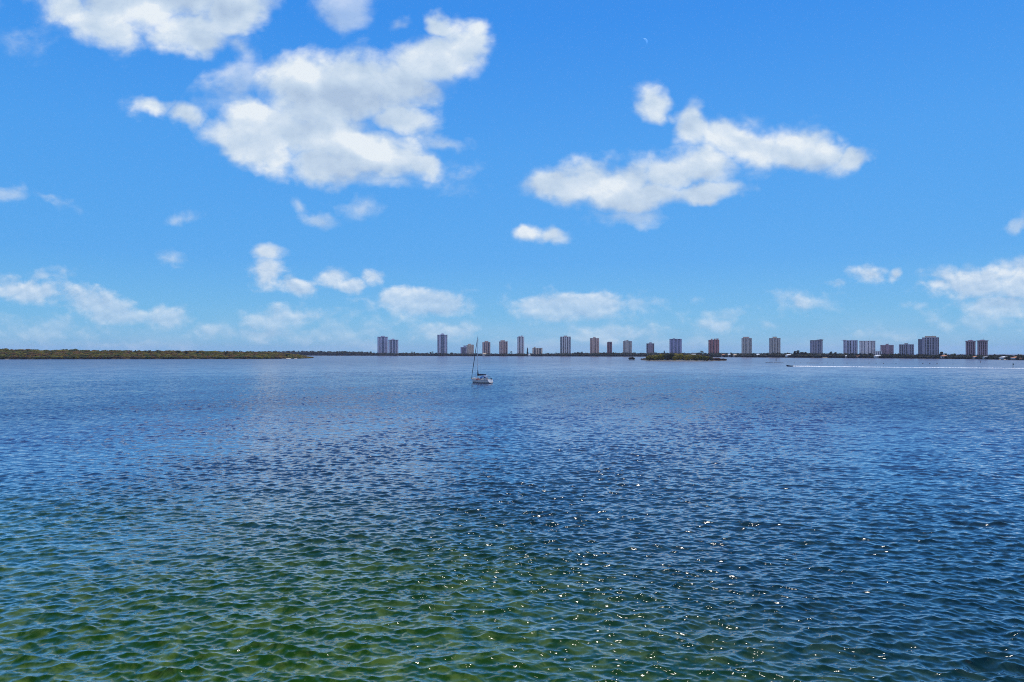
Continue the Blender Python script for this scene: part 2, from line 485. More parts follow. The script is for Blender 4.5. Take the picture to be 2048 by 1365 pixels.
def water_material():
    m = bpy.data.materials.new('lagoon_water')
    m.use_nodes = True
    t = m.node_tree; t.nodes.clear(); N = Net(t)
    tc = N.n('ShaderNodeTexCoord').outputs['Object']
    x, y, z = N.sep(tc)
    dist = N.v('LENGTH', tc)
    # shoal near the viewpoint: green over sand and weed, sloping off into deep blue water
    big = N.noise(tc, 0.035, 3.0, 0.5).outputs[0]
    side = N.m('SUBTRACT', N.m('MULTIPLY', N.m('MAXIMUM', x, 0.0), 1.5), N.m('MULTIPLY', N.m('MAXIMUM', N.m('MULTIPLY', x, -1.0), 0.0), 0.25))
    rng = N.m('ADD', N.m('ADD', y, side), N.m('MULTIPLY', N.m('SUBTRACT', big, 0.5), 34.0))
    shoal = N.smooth(rng, 16.0, 50.0, 1.0, 0.0)
    weed = N.noise(tc, 0.9, 7.0, 0.68, 0.6).outputs[0]
    shal = N.mix(N.smooth(weed, 0.44, 0.62), (0.010, 0.046, 0.002), (0.062, 0.110, 0.018))
    mid = N.noise(tc, 0.012, 3.0, 0.5).outputs[0]
    near = N.mix(N.smooth(weed, 0.40, 0.62), (0.004, 0.022, 0.030), (0.009, 0.034, 0.040))
    out_ = N.mix(N.smooth(mid, 0.35, 0.65), (0.026, 0.042, 0.104), (0.038, 0.054, 0.124))
    deep = N.mix(N.smooth(dist, 30.0, 110.0), near, out_)
    col = N.mix(shoal, deep, shal)
    # ripples finer than the mesh: tilt of the facets from noise in metres
    n1 = N.noise(tc, 8.0, 4.0, 0.65).outputs['Color']
    n2 = N.noise(N.v('MULTIPLY', tc, (0.35, 1.0, 1.0)), 0.16, 7.0, 0.78).outputs['Color']
    far = N.smooth(dist, 60.0, 450.0)
    g = N.n('ShaderNodeNewGeometry')
    s1 = N.v('SCALE', N.v('SUBTRACT', n1, (0.5, 0.5, 0.5)), scale=RIPPLE)
    s2 = N.v('SCALE', N.v('SUBTRACT', n2, (0.5, 0.5, 0.5)), scale=N.m('MULTIPLY', far, 0.75))
    tilt = N.v('MULTIPLY', N.v('ADD', s1, s2), (1, 1, 0))
    nrm = N.v('NORMALIZE', N.v('ADD', g.outputs['Normal'], tilt))
    body = N.n('ShaderNodeBsdfDiffuse'); N.put(body.inputs['Color'], col)
    gl = N.n('ShaderNodeBsdfGlossy'); gl.inputs['Color'].default_value = (1, 1, 1, 1)
    N.put(gl.inputs['Roughness'], N.lin(far, 0, 1, 0.06, 0.18)); N.put(gl.inputs['Normal'], nrm)
    fr = N.n('ShaderNodeFresnel'); fr.inputs['IOR'].default_value = 1.333; N.put(fr.inputs['Normal'], nrm)
    fac = N.m('MULTIPLY_ADD', fr.outputs[0], N.smooth(dist, 22.0, 150.0, REFL, 0.85), N.smooth(dist, 22.0, 150.0, -0.025*REFL, 0.0), clamp=True)
    fac = N.m('MULTIPLY', fac, N.smooth(dist, 150.0, 800.0, 1.0, 0.62))
    mx = N.n('ShaderNodeMixShader'); N.put(mx.inputs[0], N.m('MINIMUM', N.m('MAXIMUM', fac, 0.012), 0.92))
    t.links.new(body.outputs[0], mx.inputs[1]); t.links.new(gl.outputs[0], mx.inputs[2])
    out = N.n('ShaderNodeOutputMaterial'); t.links.new(mx.outputs[0], out.inputs[0])
    return m


REFL = 2.15
RIPPLE = 0.20
HAZE = 0.5e-4
build_water()


# ------------------------------------------------------------------ land
SHORE = [(-200, 711.2), (500, 711.4), (740, 712.0), (1030, 713.0), (1350, 714.0), (1530, 715.5), (1690, 716.5), (1850, 717.8), (1960, 719.0), (2060, 721.0), (2200, 723.0)]


def shore_row(px):
    return float(np.interp(px, [a for a, _ in SHORE], [b for _, b in SHORE]))


def shore_dist(px):
    return HC*F/(shore_row(px)-HY)


def foliage_material(name, hue_mix=0.0):
    """leaf clumps: colour comes from each crown's own tint"""
    m = bpy.data.materials.new(name)
    m.use_nodes = True
    t = m.node_tree; N = Net(t)
    b = [n for n in t.nodes if n.type == 'BSDF_PRINCIPLED'][0]
    a = N.n('ShaderNodeVertexColor', layer_name='tint')
    tc = N.n('ShaderNodeTexCoord').outputs['Object']
    nz = N.noise(tc, 0.9, 3.0, 0.6).outputs[0]
    N.put(b.inputs['Base Color'], N.mix(N.smooth(nz, 0.3, 0.7), a.outputs[0], N.mix(1.0, a.outputs[0], (1.35, 1.25, 0.8), 'MULTIPLY')))
    b.inputs['Roughness'].default_value = 0.7
    b.inputs['Specular IOR Level'].default_value = 0.2
    tr = N.n('ShaderNodeBsdfTranslucent')
    N.put(tr.inputs[0], a.outputs[0])
    mx = N.n('ShaderNodeMixShader'); mx.inputs[0].default_value = 0.40
    t.links.new(b.outputs[0], mx.inputs[1]); t.links.new(tr.outputs[0], mx.inputs[2])
    out = [n for n in t.nodes if n.type == 'OUTPUT_MATERIAL'][0]
    t.links.new(mx.outputs[0], out.inputs[0])
    return m


M = {}
M['leaf'] = foliage_material('mangrove_leaves')
M['bark'] = material('grey_brown_bark', (0.12, 0.09, 0.07), 0.9)
M['soil'] = material('dark_muddy_soil', (0.10, 0.075, 0.05), 0.95, scale=0.05)
M['sand'] = material('pale_beach_sand', (0.52, 0.43, 0.33), 0.95, scale=0.3)

OLIVE = [(0.165, 0.138, 0.008), (0.120, 0.118, 0.008), (0.200, 0.160, 0.012), (0.160, 0.095, 0.014), (0.16, 0.080, 0.020), (0.080, 0.10, 0.010)]
DARKG = [(0.030, 0.042, 0.022), (0.042, 0.050, 0.022), (0.025, 0.036, 0.020), (0.055, 0.050, 0.026), (0.036, 0.046, 0.030)]
REDBR = [(0.12, 0.05, 0.03), (0.09, 0.04, 0.02)]


def leaf_cloud(crowns, leaf, per, rg, palette, core=True):
    """crowns: rows (x, y, z, rx, ry, rz). Returns vertices, quads and vertex tints of uneven leafy crowns."""
    Vs, Qs, Cs = [], [], []
    nb = 0
    for c in crowns:
        c = np.asarray(c, dtype=float)
        n = max(12, int(per))
        d = rg.normal(size=(n, 3)); d /= np.linalg.norm(d, axis=1)[:, None]
        d[:, 2] = np.where(d[:, 2] < -0.55, -d[:, 2], d[:, 2])
        lump = 0.82 + 0.22*np.sin(3.1*d[:, 0]+c[0])*np.sin(2.7*d[:, 1]+c[1]) + 0.16*np.sin(6.3*d[:, 2]+c[0]*0.7)
        rad = lump*rg.uniform(0.55, 1.08, n)**0.6
        p = c[:3] + d*rad[:, None]*c[3:6]
        a = rg.normal(size=(n, 3)); a /= np.linalg.norm(a, axis=1)[:, None]
        bb = np.cross(a, d + rg.normal(scale=0.5, size=(n, 3)))
        bb /= np.linalg.norm(bb, axis=1)[:, None] + 1e-6
        s = leaf*rg.uniform(0.5, 1.3, n)[:, None]
        q = np.stack([p-a*s-bb*s*0.5, p+a*s*0.3-bb*s*0.7, p+a*s+bb*s*0.4, p-a*s*0.4+bb*s*0.8], 1).reshape(-1, 3)
        Vs.append(q)
        Qs.append(np.arange(4*n).reshape(n, 4)+nb); nb += 4*n
        base = np.array(palette[rg.integers(len(palette))])*rg.uniform(0.8, 1.25)
        cc = base*(1+rg.normal(scale=0.16, size=(n, 1)))
        Cs.append(np.repeat(np.clip(cc, 0.004, 1), 4, 0))
        if core:
            nu, nv = 8, 5
            th = np.linspace(0, 2*math.pi, nu, endpoint=False); ph = np.linspace(0.25, math.pi-0.25, nv)
            P, T = np.meshgrid(ph, th, indexing='ij')
            k = 0.84*(1+0.12*np.sin(2.3*T+c[0])*np.sin(3*P))
            g = np.stack([c[0]+c[3]*k*np.sin(P)*np.cos(T), c[1]+c[4]*k*np.sin(P)*np.sin(T), c[2]+c[5]*k*np.cos(P)], -1).reshape(-1, 3)
            i = (np.arange(nv-1)[:, None]*nu+np.arange(nu)[None, :]).ravel()
            j = (np.arange(nv-1)[:, None]*nu+(np.arange(nu)[None, :]+1) % nu).ravel()
            Vs.append(g); Qs.append(np.stack([i, j, j+nu, i+nu], 1)+nb); nb += len(g)
            Cs.append(np.repeat(base[None]*0.9, len(g), 0))
    return np.vstack(Vs), np.vstack(Qs), np.vstack(Cs)


def land_strip(name, pts_front, depth, h, mat, label):
    """low ground: front edge polyline (x, y), sloping out of the water and reaching back"""
    V, Q = [], []
    for (x, y) in pts_front:
        L = math.hypot(x, y); ux, uy = x/L, y/L
        for (o, z) in ((-0.004*L*0.2, -0.5), (0.0, 0.12), (min(9, 0.2*depth), h*0.6), (min(30, 0.4*depth), h), (depth*0.8, h), (depth, -0.5)):
            V.append((x+ux*o, y+uy*o, z))
    n = len(pts_front)
    for i in range(n-1):
        for j in range(5):
            a = i*6+j
            Q.append((a, a+6, a+7, a+1))
    o = mesh_np(name, np.array(V), np.array(Q), mat, smooth=True)
    tag(o, kind='structure', label=label)
    return o


def build_far_shore():
    rg = np.random.default_rng(3)
    xs = np.arange(-300, 2260, 12)
    front = []
    for px in xs:
        D = shore_dist(px) + rg.normal(0, 4)
        front.append((xat(px, D), D))
    land_strip('land', front, 500, 1.2, M['soil'], 'low wooded shore across the lagoon')
    crowns = []
    px = -40.0
    while px < 2100:
        D = shore_dist(px)
        if px < 748:
            top = np.interp(px, [-50, 560, 610, 640, 700, 735, 748], [703.2, 703.2, 702.8, 703.0, 703.4, 704.6, 706.4])
        else:
            top = np.interp(px, [748, 800, 830, 900, 1030, 1120, 1200, 1290, 1420, 1500, 1600, 1700, 1800, 1860, 1920, 1960, 2000, 2060],
                            [706.6, 707, 706.6, 707.5, 708, 707.6, 706.5, 706.5, 707, 708, 707, 708.5, 709.5, 710.2, 710.5, 711.5, 711.5, 711.5])
        for row in range(3):
            d = D + 6 + row*16 + rg.uniform(-4, 4)
            full = zat(top, d)
            h = full*(0.72+0.16*row)*rg.uniform(0.88, 1.15)
            r = rg.uniform(5.0, 11.0)*(0.75 if px > 1700 else 1.0)
            crowns.append((xat(px+rg.uniform(-3, 3), d), d, max(1.4, h*0.52), r, r*0.6, h*0.50))
        px += rg.uniform(2.2, 3.6)*(1.0 if px < 1700 else 1.25)
    V, Q, C = leaf_cloud(crowns, 1.3, 80, rg, [tuple(0.75*q for q in p) for p in DARKG])
    o = mesh_np('far_woods', V, Q, M['leaf'], attr=C)
    tag(o, 'long low band of dark woods lining the far shore below the towers', 'woods', kind='stuff')


def build_left_island():
    rg = np.random.default_rng(8)
    front = []
    for px in np.arange(-260, 622, 9):
        row = np.interp(px, [-260, 300, 520, 600, 622], [719.5, 718.6, 718.4, 717.6, 716.6]) + rg.normal(0, 0.07)
        D = HC*F/(row-HY)
        front.append((xat(px, D), D))
    land_strip('island_ground', front, 220, 1.0, M['soil'], 'low muddy ground of the wooded island')
    crowns = []
    px = -230.0
    while px < 618:
        row = np.interp(px, [-260, 300, 520, 600, 622], [719.5, 718.6, 718.4, 717.6, 716.6])
        D = HC*F/(row-HY)
        top = np.interp(px, [-260, 0, 60, 90, 110, 160, 205, 250, 320, 420, 450, 540, 570, 588, 600, 612, 618],
                        [699, 698.6, 699.6, 701.2, 700, 699.6, 701.5, 702, 702.4, 703, 703.8, 704.5, 706, 709, 710.5, 712.5, 715])
        rows = 7
        for k in range(rows):
            d = D + 5 + k*11 + rg.uniform(-4, 4)
            full = zat(top, d)
            f = 0.36+0.64*(k/(rows-1))**0.8
            h = max(2.2, full*f*rg.uniform(0.86, 1.07))
            r = rg.uniform(3.5, 8.5)
            rz = rg.uniform(1.6, 2.6)
            crowns.append((xat(px+rg.uniform(-3, 3), d), d, h-rz*0.8, r, r*0.7, rz))
            if k < 2:
                crowns.append((xat(px+rg.uniform(-2, 2), d-1), d-1, h*0.4, r*0.7, r*0.5, h*0.42))
        px += rg.uniform(3.4, 5.4)
    V, Q, C = leaf_cloud(crowns, 0.75, 110, rg, OLIVE)
    o = mesh_np('mangrove_woods', V, Q, M['leaf'], attr=C)
    tag(o, 'dense olive green mangrove woods covering the long island on the left', 'mangroves', kind='stuff')
    # sand along the water
    for i, (a, b, lab) in enumerate([(562, 602, 'bright strip of bare sand at the tip of the wooded island'),
                                (2, 30, 'pale sand strip at the left end of the wooded island shore'),
                                (222, 246, 'short tan sand patch under the middle of the island mangroves'),
                                (350, 392, 'thin pale sand line on the shore right of the island palms')]):
        sand_patch(a, b, lambda px: float(np.interp(px, [-260, 300, 520, 600, 622], [719.5, 718.6, 718.4, 717.6, 716.6])), 1.3 if i == 0 else 0.8, lab, rg)


def sand_patch(a, b, rowf, h, label, rg, top='sand_beach'):
    V, Q = [], []
    n = 14
    for i in range(n+1):
        px = a+(b-a)*i/n
        D = HC*F/(rowf(px)-HY)
        s = math.sin(math.pi*i/n)**0.5
        for (o, z) in ((-2.5, -0.3), (-1.2, 0.14+0.1*s), (2.5, h*s*rg.uniform(0.7, 1.1)), (7, h*0.9*s), (10, 0.0)):
            V.append((xat(px, D+o), D+o, z))
    for i in range(n):
        for j in range(4):
            k = i*5+j
            Q.append((k, k+5, k+6, k+1))
    o = mesh_np(top, np.array(V), np.array(Q), M['sand'], smooth=True)
    tag(o, label, kind='structure')


def bush(name, px, row_base, row_top, wpx, label, palette, rg, group='shrubs on the small island', n=5, back=4.0, cat='shrub', leaf=0.42, per=110):
    D = HC*F/(row_base-HY) + back
    H = zat(row_top, D)
    W = wpx/F*D
    root = empty(name, (xat(px, D), D, 0.2))
    cr = []
    for i in range(n):
        t = (i+0.5)/n-0.5
        hh = H*(1-0.55*(t*1.6)**2)*rg.uniform(0.90, 1.08)
        r = W/n*0.95
        cr.append((t*W*0.86, rg.uniform(-1.5, 1.5), hh*0.58, r, r, hh*0.54))
    V, Q, C = leaf_cloud(cr, leaf, per, rg, palette)
    mesh_np('crown', V, Q, M['leaf'], parent=root, attr=C)
    for i in range(n):
        t = (i+0.5)/n-0.5
        MB().tube((t*W*0.5, 0, -0.4), (t*W*0.8, 0, H*0.5), 0.16, 0.05, 6).build('stem', M['bark'], root)
    tag(root, label, cat, group)
    return root


def build_small_island():
    rg = np.random.default_rng(21)
    rowf = lambda px: float(np.interp(px, [1280, 1300, 1420, 1452], [720.6, 722.4, 722.8, 721.8]))
    front = []
    for px in np.arange(1283, 1454, 5):
        D = HC*F/(rowf(px)-HY)+rg.normal(0, 0.6)
        front.append((xat(px, D), D))
    land_strip('small_island_ground', front, 46, 0.6, M['soil'], 'low ground of the small shrub covered island')
    sand_patch(1300, 1404, rowf, 0.35, 'thin pale waterline beach along the small island', rg)
    B = [
        (1290, 720.8, 717.5, 15, 'low brown scrub at the left tip of the small island', REDBR),
        (1304, 722.2, 711.5, 24, 'rounded olive shrub near the left end of the small island', OLIVE[:3]),
        (1322, 722.4, 709.2, 30, 'wide olive green shrub left of the dark tall bush', OLIVE[:3]),
        (1341, 722.5, 707.3, 24, 'dark tall bush that stands highest in the middle of the small island', DARKG),
        (1362, 722.6, 709.0, 32, 'broad green shrub just right of the dark tall bush', OLIVE[:3]),
        (1384, 722.7, 709.8, 30, 'yellowish green shrub in the right half of the small island', [OLIVE[2], OLIVE[0]]),
        (1402, 722.7, 711.0, 26, 'green shrub tapering down towards the right end of the island', OLIVE[:2]),
        (1418, 722.6, 714.0, 14, 'pale grey green bush beside the red topped shrub', [(0.12, 0.12, 0.07)]),
        (1432, 722.3, 716.8, 20, 'low reddish brown shrub near the right end of the small island', REDBR),
        (1446, 722.0, 718.2, 14, 'last low dark shrub at the right tip of the small island', [DARKG[3], REDBR[1]]),
    ]
    for (px, rb, rt, w, lab, pal) in B:
        bush('mangrove_shrub', px, rb, rt, w*1.12, lab, pal, rg, back=9)
    # second row fills the island behind
    for i, (px, rt, w, lab) in enumerate([(1312, 711.5, 34, 'shaded olive shrub behind the left end shrubs of the small island'),
                                      (1352, 708.8, 44, 'wide green shrub showing behind the dark tall bush'),
                                      (1392, 710.8, 40, 'green shrub showing behind the yellowish one')]):
        bush('mangrove_shrub', px, 722.5, rt, w, lab, OLIVE[:4], rg, back=26)
    bush('red_topped_shrub', 1411.5, 722.6, 712.6, 10, 'small orange red shrub poking above the right part of the island', [(0.22, 0.05, 0.02)], rg, n=3, back=7)
    # separate islet
    bush('islet_shrub', 1263.5, 720.8, 715.0, 13, 'lone brownish bush on its own islet left of the small island', [DARKG[3], (0.08, 0.035, 0.03)], rg, back=2, n=4, group=None)
    mb = MB()
    D = HC*F/(720.9-HY)
    pts = [(xat(1263.5, D)+5.6*math.cos(t)*(1+0.1*math.sin(3*t)), D+3+4*math.sin(t)) for t in np.linspace(0, 2*math.pi, 16, endpoint=False)]
    mb.prism(pts, -0.5, 0.35, [(a*0.97+xat(1263.5, D)*0.03, b) for a, b in pts])
    tag(mb.build('islet_ground', M['soil']), 'tiny mud islet under the lone brownish bush', kind='structure')


build_far_shore()
build_left_island()
build_small_island()


# ------------------------------------------------------------------ single trees that stand out
def tree_proto(kind, rg):
    """unit height trees: trunk + crown"""
    root = empty({'palm': 'palm_tree', 'round': 'broadleaf_tree', 'pine': 'pine_tree', 'casuarina': 'casuarina_tree'}[kind], (0, 0, 0))
    mb = MB()
    if kind == 'palm':
        pts = [(0.03*math.sin(t*1.5), 0, t*0.86) for t in np.linspace(0, 1, 6)]
        mb.path(pts, [0.028, 0.024, 0.021, 0.019, 0.018, 0.017])
        mb.build('trunk', M['bark'], root)
        V, Q = [], []
        top = Vector(pts[-1])
        for i in range(15):
            a = 2*math.pi*i/15+rg.uniform(-.15, .15)
            up = rg.uniform(0.0, 0.22)
            L = rg.uniform(0.24, 0.32)
            prev = None
            for k in range(6):
                t = k/5
                c = top + Vector((math.cos(a)*L*t, math.sin(a)*L*t, up*t*1.6-0.34*t*t))
                s = Vector((-math.sin(a), math.cos(a), 0))*0.05*math.sin(math.pi*min(0.98, 0.12+0.88*t))
                b = len(V)
                V += [tuple(c-s-Vector((0, 0, 0.02))), tuple(c), tuple(c+s-Vector((0, 0, 0.02)))]
                if prev is not None:
                    Q += [(prev, prev+1, b+1, b), (prev+1, prev+2, b+2, b+1)]
                prev = b
        mesh_np('crown', V, Q, M['leaf'], parent=root, attr=np.tile(np.array([[0.05, 0.065, 0.025]]), (len(V), 1)))
        return root
    if kind == 'round':
        cr = [(rg.uniform(-.22, .22), rg.uniform(-.2, .2), rg.uniform(.5, .82), rg.uniform(.16, .26), rg.uniform(.16, .26), rg.uniform(.12, .18)) for _ in range(8)]
        for c in cr: mb.tube((0, 0, 0.3), (c[0], c[1], c[2]), 0.02, 0.01, 5)
        pal = DARKG
    elif kind == 'pine':
        cr = [(0, 0, z, 0.16*(1.08-z)+0.02, 0.16*(1.08-z)+0.02, 0.07) for z in np.linspace(0.2, 0.97, 10)]
        pal = [DARKG[0]]
    else:
        cr = [(rg.uniform(-.14, .14)*(1.2-z), rg.uniform(-.14, .14)*(1.2-z), z, 0.13, 0.13, 0.09) for z in np.linspace(0.25, 0.93, 13)]
        pal = [DARKG[1], DARKG[3]]
        for c in cr: mb.tube((0, 0, c[2]*0.7), (c[0], c[1], c[2]), 0.012, 0.006, 5)
    mb.tube((0, 0, -0.02), (0, 0, 0.5), 0.035, 0.02)
    mb.tube((0, 0, 0.5), (0.01, 0, 0.9), 0.02, 0.008)
    mb.build('trunk', M['bark'], root)
    V, Q, C = leaf_cloud(cr, 0.05, 55, rg, pal, core=False)
    mesh_np('crown', V, Q, M['leaf'], parent=root, attr=C)
    return root


def copy_tree(o, parent=None):
    c = o.copy(); COL.objects.link(c); c.parent = parent
    for ch in list(o.children):
        copy_tree(ch, c)
    return c


TREES = [
    # kind, column, top row, extra distance behind the waterline, width factor, label
    ('palm', 741.5, 702.4, 20, 1, 'lone palm at the left end of the far shore, left of the first twin tower'),
    ('round', 812, 704.8, 30, 1.3, 'round treetop just right of the blue grey twin towers'),
    ('palm', 824, 702.8, 20, 1, 'tallest palm between the twin towers and the arched top tower'),
    ('palm', 828.5, 703.6, 24, 1, 'shorter palm right beside the tallest palm of the gap'),
    ('palm', 861, 703.4, 20, 1, 'slim palm left of the tall arched top tower'),
    ('palm', 864.5, 702.6, 24, 1, 'slim palm closest to the left side of the arched top tower'),
    ('round', 855, 705.2, 24, 1.3, 'bushy tree left of the two slim palms'),
    ('round', 904, 704.8, 20, 1.6, 'broad tree to the right of the arched top tower'),
    ('palm', 1022.5, 702.2, 18, 1.0, 'round headed palm between the pink tan tower and the narrow white tower'),
    ('pine', 1055, 696.5, 26, 0.8, 'tall narrow dark pine right of the narrow white tower'),
    ('round', 1097, 706.2, 22, 1.2, 'small tree right of the low tan block'),
    ('palm', 1112, 705.0, 22, 1, 'short palm left of the white and navy striped tower'),
    ('round', 1150, 704.6, 22, 1.2, 'first tree of the clump right of the navy striped tower'),
    ('round', 1157, 703.6, 28, 1.4, 'middle tree of the clump right of the navy striped tower'),
    ('casuarina', 1164, 703.8, 22, 1.2, 'last tree of the clump right of the navy striped tower'),
    ('round', 1209, 704.2, 22, 1.4, 'tree standing left of the slim maroon tower'),
    ('round', 1227, 704.4, 22, 1.2, 'tree between the slim maroon tower and the pale gridded tower'),
    ('pine', 1328.5, 702.4, 20, 1.3, 'dark spreading pine left of the wide lavender tower'),
    ('palm', 1336, 705.5, 20, 1.0, 'short palm at the left foot of the wide lavender tower'),
    ('palm', 1402.5, 700.8, 12, 1.1, 'tall ragged palm left of the coral pink tower'),
    ('palm', 1406, 702.6, 14, 1.1, 'second ragged palm close to the coral pink tower'),
    ('round', 1396, 704.8, 22, 1.4, 'tree left of the ragged palms beside the coral pink tower'),
    ('round', 1446, 706.5, 22, 1.3, 'tree right of the coral pink tower'),
    ('palm', 1475, 705.8, 22, 1.0, 'palm left of the beige tower with one white stripe'),
    ('palm', 1528, 705.4, 22, 1.0, 'palm between the beige tower and the striped tower with a tan top box'),
    ('casuarina', 1590, 702.6, 16, 1.5, 'feathery tall tree at the left of the clump before the dark slanted top tower'),
    ('casuarina', 1596, 701.2, 20, 1.5, 'tallest feathery tree of the clump left of the dark slanted top tower'),
    ('round', 1604, 703.4, 22, 1.5, 'rounded tree in the clump left of the dark slanted top tower'),
    ('casuarina', 1611, 704.4, 16, 1.5, 'small feathery tree nearest the dark slanted top tower'),
    ('casuarina', 1662, 703.8, 18, 1.5, 'spiky tree right of the dark slanted top tower'),
    ('casuarina', 1671, 705.0, 18, 1.5, 'middle spiky tree between the slanted top tower and the navy striped slab'),
    ('palm', 1681, 706.4, 18, 1.2, 'low palm left of the wide navy striped slab'),
    ('round', 1719.5, 706.2, 14, 1.2, 'dark round tree in front of the gap between the two wide striped slabs'),
    ('round', 1742, 706.0, 14, 1.2, 'dark round tree at the right foot of the pale striped slab'),
    ('round', 1785, 708.0, 14, 1.7, 'round dark tree in front of the mauve block'),
    ('round', 1797, 706.6, 18, 1.2, 'pale grown tree left of the low grey blue block'),
    ('casuarina', 1883, 704.0, 16, 1.4, 'tall bushy tree directly right of the widest dark tower'),
    ('palm', 1891, 706.0, 16, 1.3, 'leaning palm right of the widest dark tower'),
    ('palm', 1904.5, 707.2, 16, 1.0, 'left palm of the pair in the gap before the round topped twins'),
    ('palm', 1909.2, 706.2, 16, 1.0, 'right palm of the pair in the gap before the round topped twins'),
    ('round', 1985, 709.6, 12, 1.3, 'low tree right of the round topped twin towers'),
    ('round', 2010, 708.8, 12, 1.9, 'wide tree above the white house near the right edge'),
    ('round', 2022, 709.8, 12, 1.7, 'tree between the white house and the orange roofed house'),
    ('palm', 2041.5, 708.6, 10, 1.0, 'thin palm above the orange roofed house'),
    ('round', 2046, 711.0, 6, 1.4, 'dark tree at the right edge beside the orange roofed house'),
]
ISLE_TREES = [
    ('round', 74, 697.6, 60, 1.2, 'slightly taller tree on the ridge of the wooded island, third hump from the left'),
    ('round', 111, 699.4, 60, 1.0, 'reddish crowned tree left of the gap in the island ridge'),
    ('round', 158, 698.8, 60, 1.1, 'dark treetop in the middle of the left island ridge'),
    ('round', 203, 699.8, 60, 1.0, 'dark treetop above the pale shore patch of the wooded island'),
    ('round', 271, 699.6, 60, 0.8, 'dark round head left of the four palm heads on the island'),
    ('palm', 291, 699.6, 60, 1.0, 'first of the small palm heads above the wooded island'),
    ('palm', 299, 699.2, 60, 1.0, 'second of the small palm heads, slightly higher, above the wooded island'),
    ('palm', 307, 701.0, 60, 0.9, 'third and lowest small palm head above the wooded island'),
    ('palm', 315, 698.6, 60, 1.0, 'separate tallest palm head at the right of the small palm heads'),
    ('round', 356, 700.8, 60, 0.9, 'left dark treetop right of the island palm heads'),
    ('round', 371, 700.6, 60, 1.0, 'right dark treetop of the pair beyond the island palm heads'),
    ('round', 396, 702.0, 60, 1.1, 'low brown treetop right of the dark pair on the island'),
    ('round', 454, 703.0, 60, 1.0, 'lone low treetop where the island ridge turns brownish'),
    ('round', 574, 707.4, 20, 1.2, 'brownish tree near the sandy tip of the wooded island'),
]
rgt = np.random.default_rng(77)
protos = {k: [tree_proto(k, rgt) for _ in range(2 if k in ('round', 'casuarina') else 1)] for k in ('palm', 'round', 'pine', 'casuarina')}
used = set()
def put_tree(kind, px, top, D, wf, label, group):
    pr = protos[kind][int(px) % len(protos[kind])]
    o = pr if id(pr) not in used and not used.add(id(pr)) else copy_tree(pr)
    H = zat(top, D)-0.6
    o.location = (xat(px, D), D, 0.6)
    o.scale = (H*wf, H*wf, H)
    o.rotation_euler = (0, 0, rgt.uniform(0, 6.28))
    tag(o, label, {'palm': 'palm tree', 'round': 'tree', 'pine': 'pine tree', 'casuarina': 'tree'}[kind], group)
for (k, px, top, back, wf, lab) in TREES:
    put_tree(k, px, top, shore_dist(px)+back, wf, lab, 'single trees along the far shore')
for (k, px, top, back, wf, lab) in ISLE_TREES:
    put_tree(k, px, top, 1120+back, wf*0.8, lab, 'treetops standing out of the island mangroves')
for k in protos:
    for pr in protos[k]:
        if id(pr) not in used:
            for ch in list(pr.children): bpy.data.objects.remove(ch)
            bpy.data.objects.remove(pr)


# ------------------------------------------------------------------ towers
WALL = {
    'white': (0.84, 0.76, 0.79), 'bluewhite': (0.62, 0.58, 0.72), 'lilac': (0.38, 0.36, 0.56), 'tan': (0.80, 0.58, 0.44),
    'pinktan': (0.72, 0.48, 0.42), 'coral': (0.52, 0.23, 0.22), 'maroon': (0.33, 0.16, 0.18), 'mauve': (0.46, 0.30, 0.36),
    'beige': (0.62, 0.54, 0.51), 'grey': (0.28, 0.25, 0.28), 'greyblue': (0.42, 0.38, 0.47), 'rose': (0.37, 0.27, 0.33), 'steel': (0.20, 0.19, 0.26),
}
for k, c in list(WALL.items()):
    M['w_'+k] = material('stucco_'+k, c, 0.85, var=0.06, scale=0.08)
M['glass_dark'] = material('dark_tinted_glass', (0.020, 0.024, 0.05), 0.18, spec=0.6, var=0.3, scale=0.3, col2=(0.06, 0.06, 0.10))
M['glass_blue'] = material('blue_tinted_glass', (0.05, 0.08, 0.16), 0.15, spec=0.6, var=0.3, scale=0.3, col2=(0.10, 0.12, 0.20))
M['glass_teal'] = material('teal_tinted_glass', (0.02, 0.09, 0.12), 0.15, spec=0.6, var=0.3, scale=0.3)
M['glass_red'] = material('maroon_tinted_glass', (0.075, 0.030, 0.045), 0.3, spec=0.5, var=0.3, scale=0.3)
M['roof_grey'] = material('grey_roof_gravel', (0.30, 0.29, 0.29), 0.95)
GL = {'g': 'glass_dark', 'b': 'glass_blue', 't': 'glass_teal', 'r': 'glass_red'}


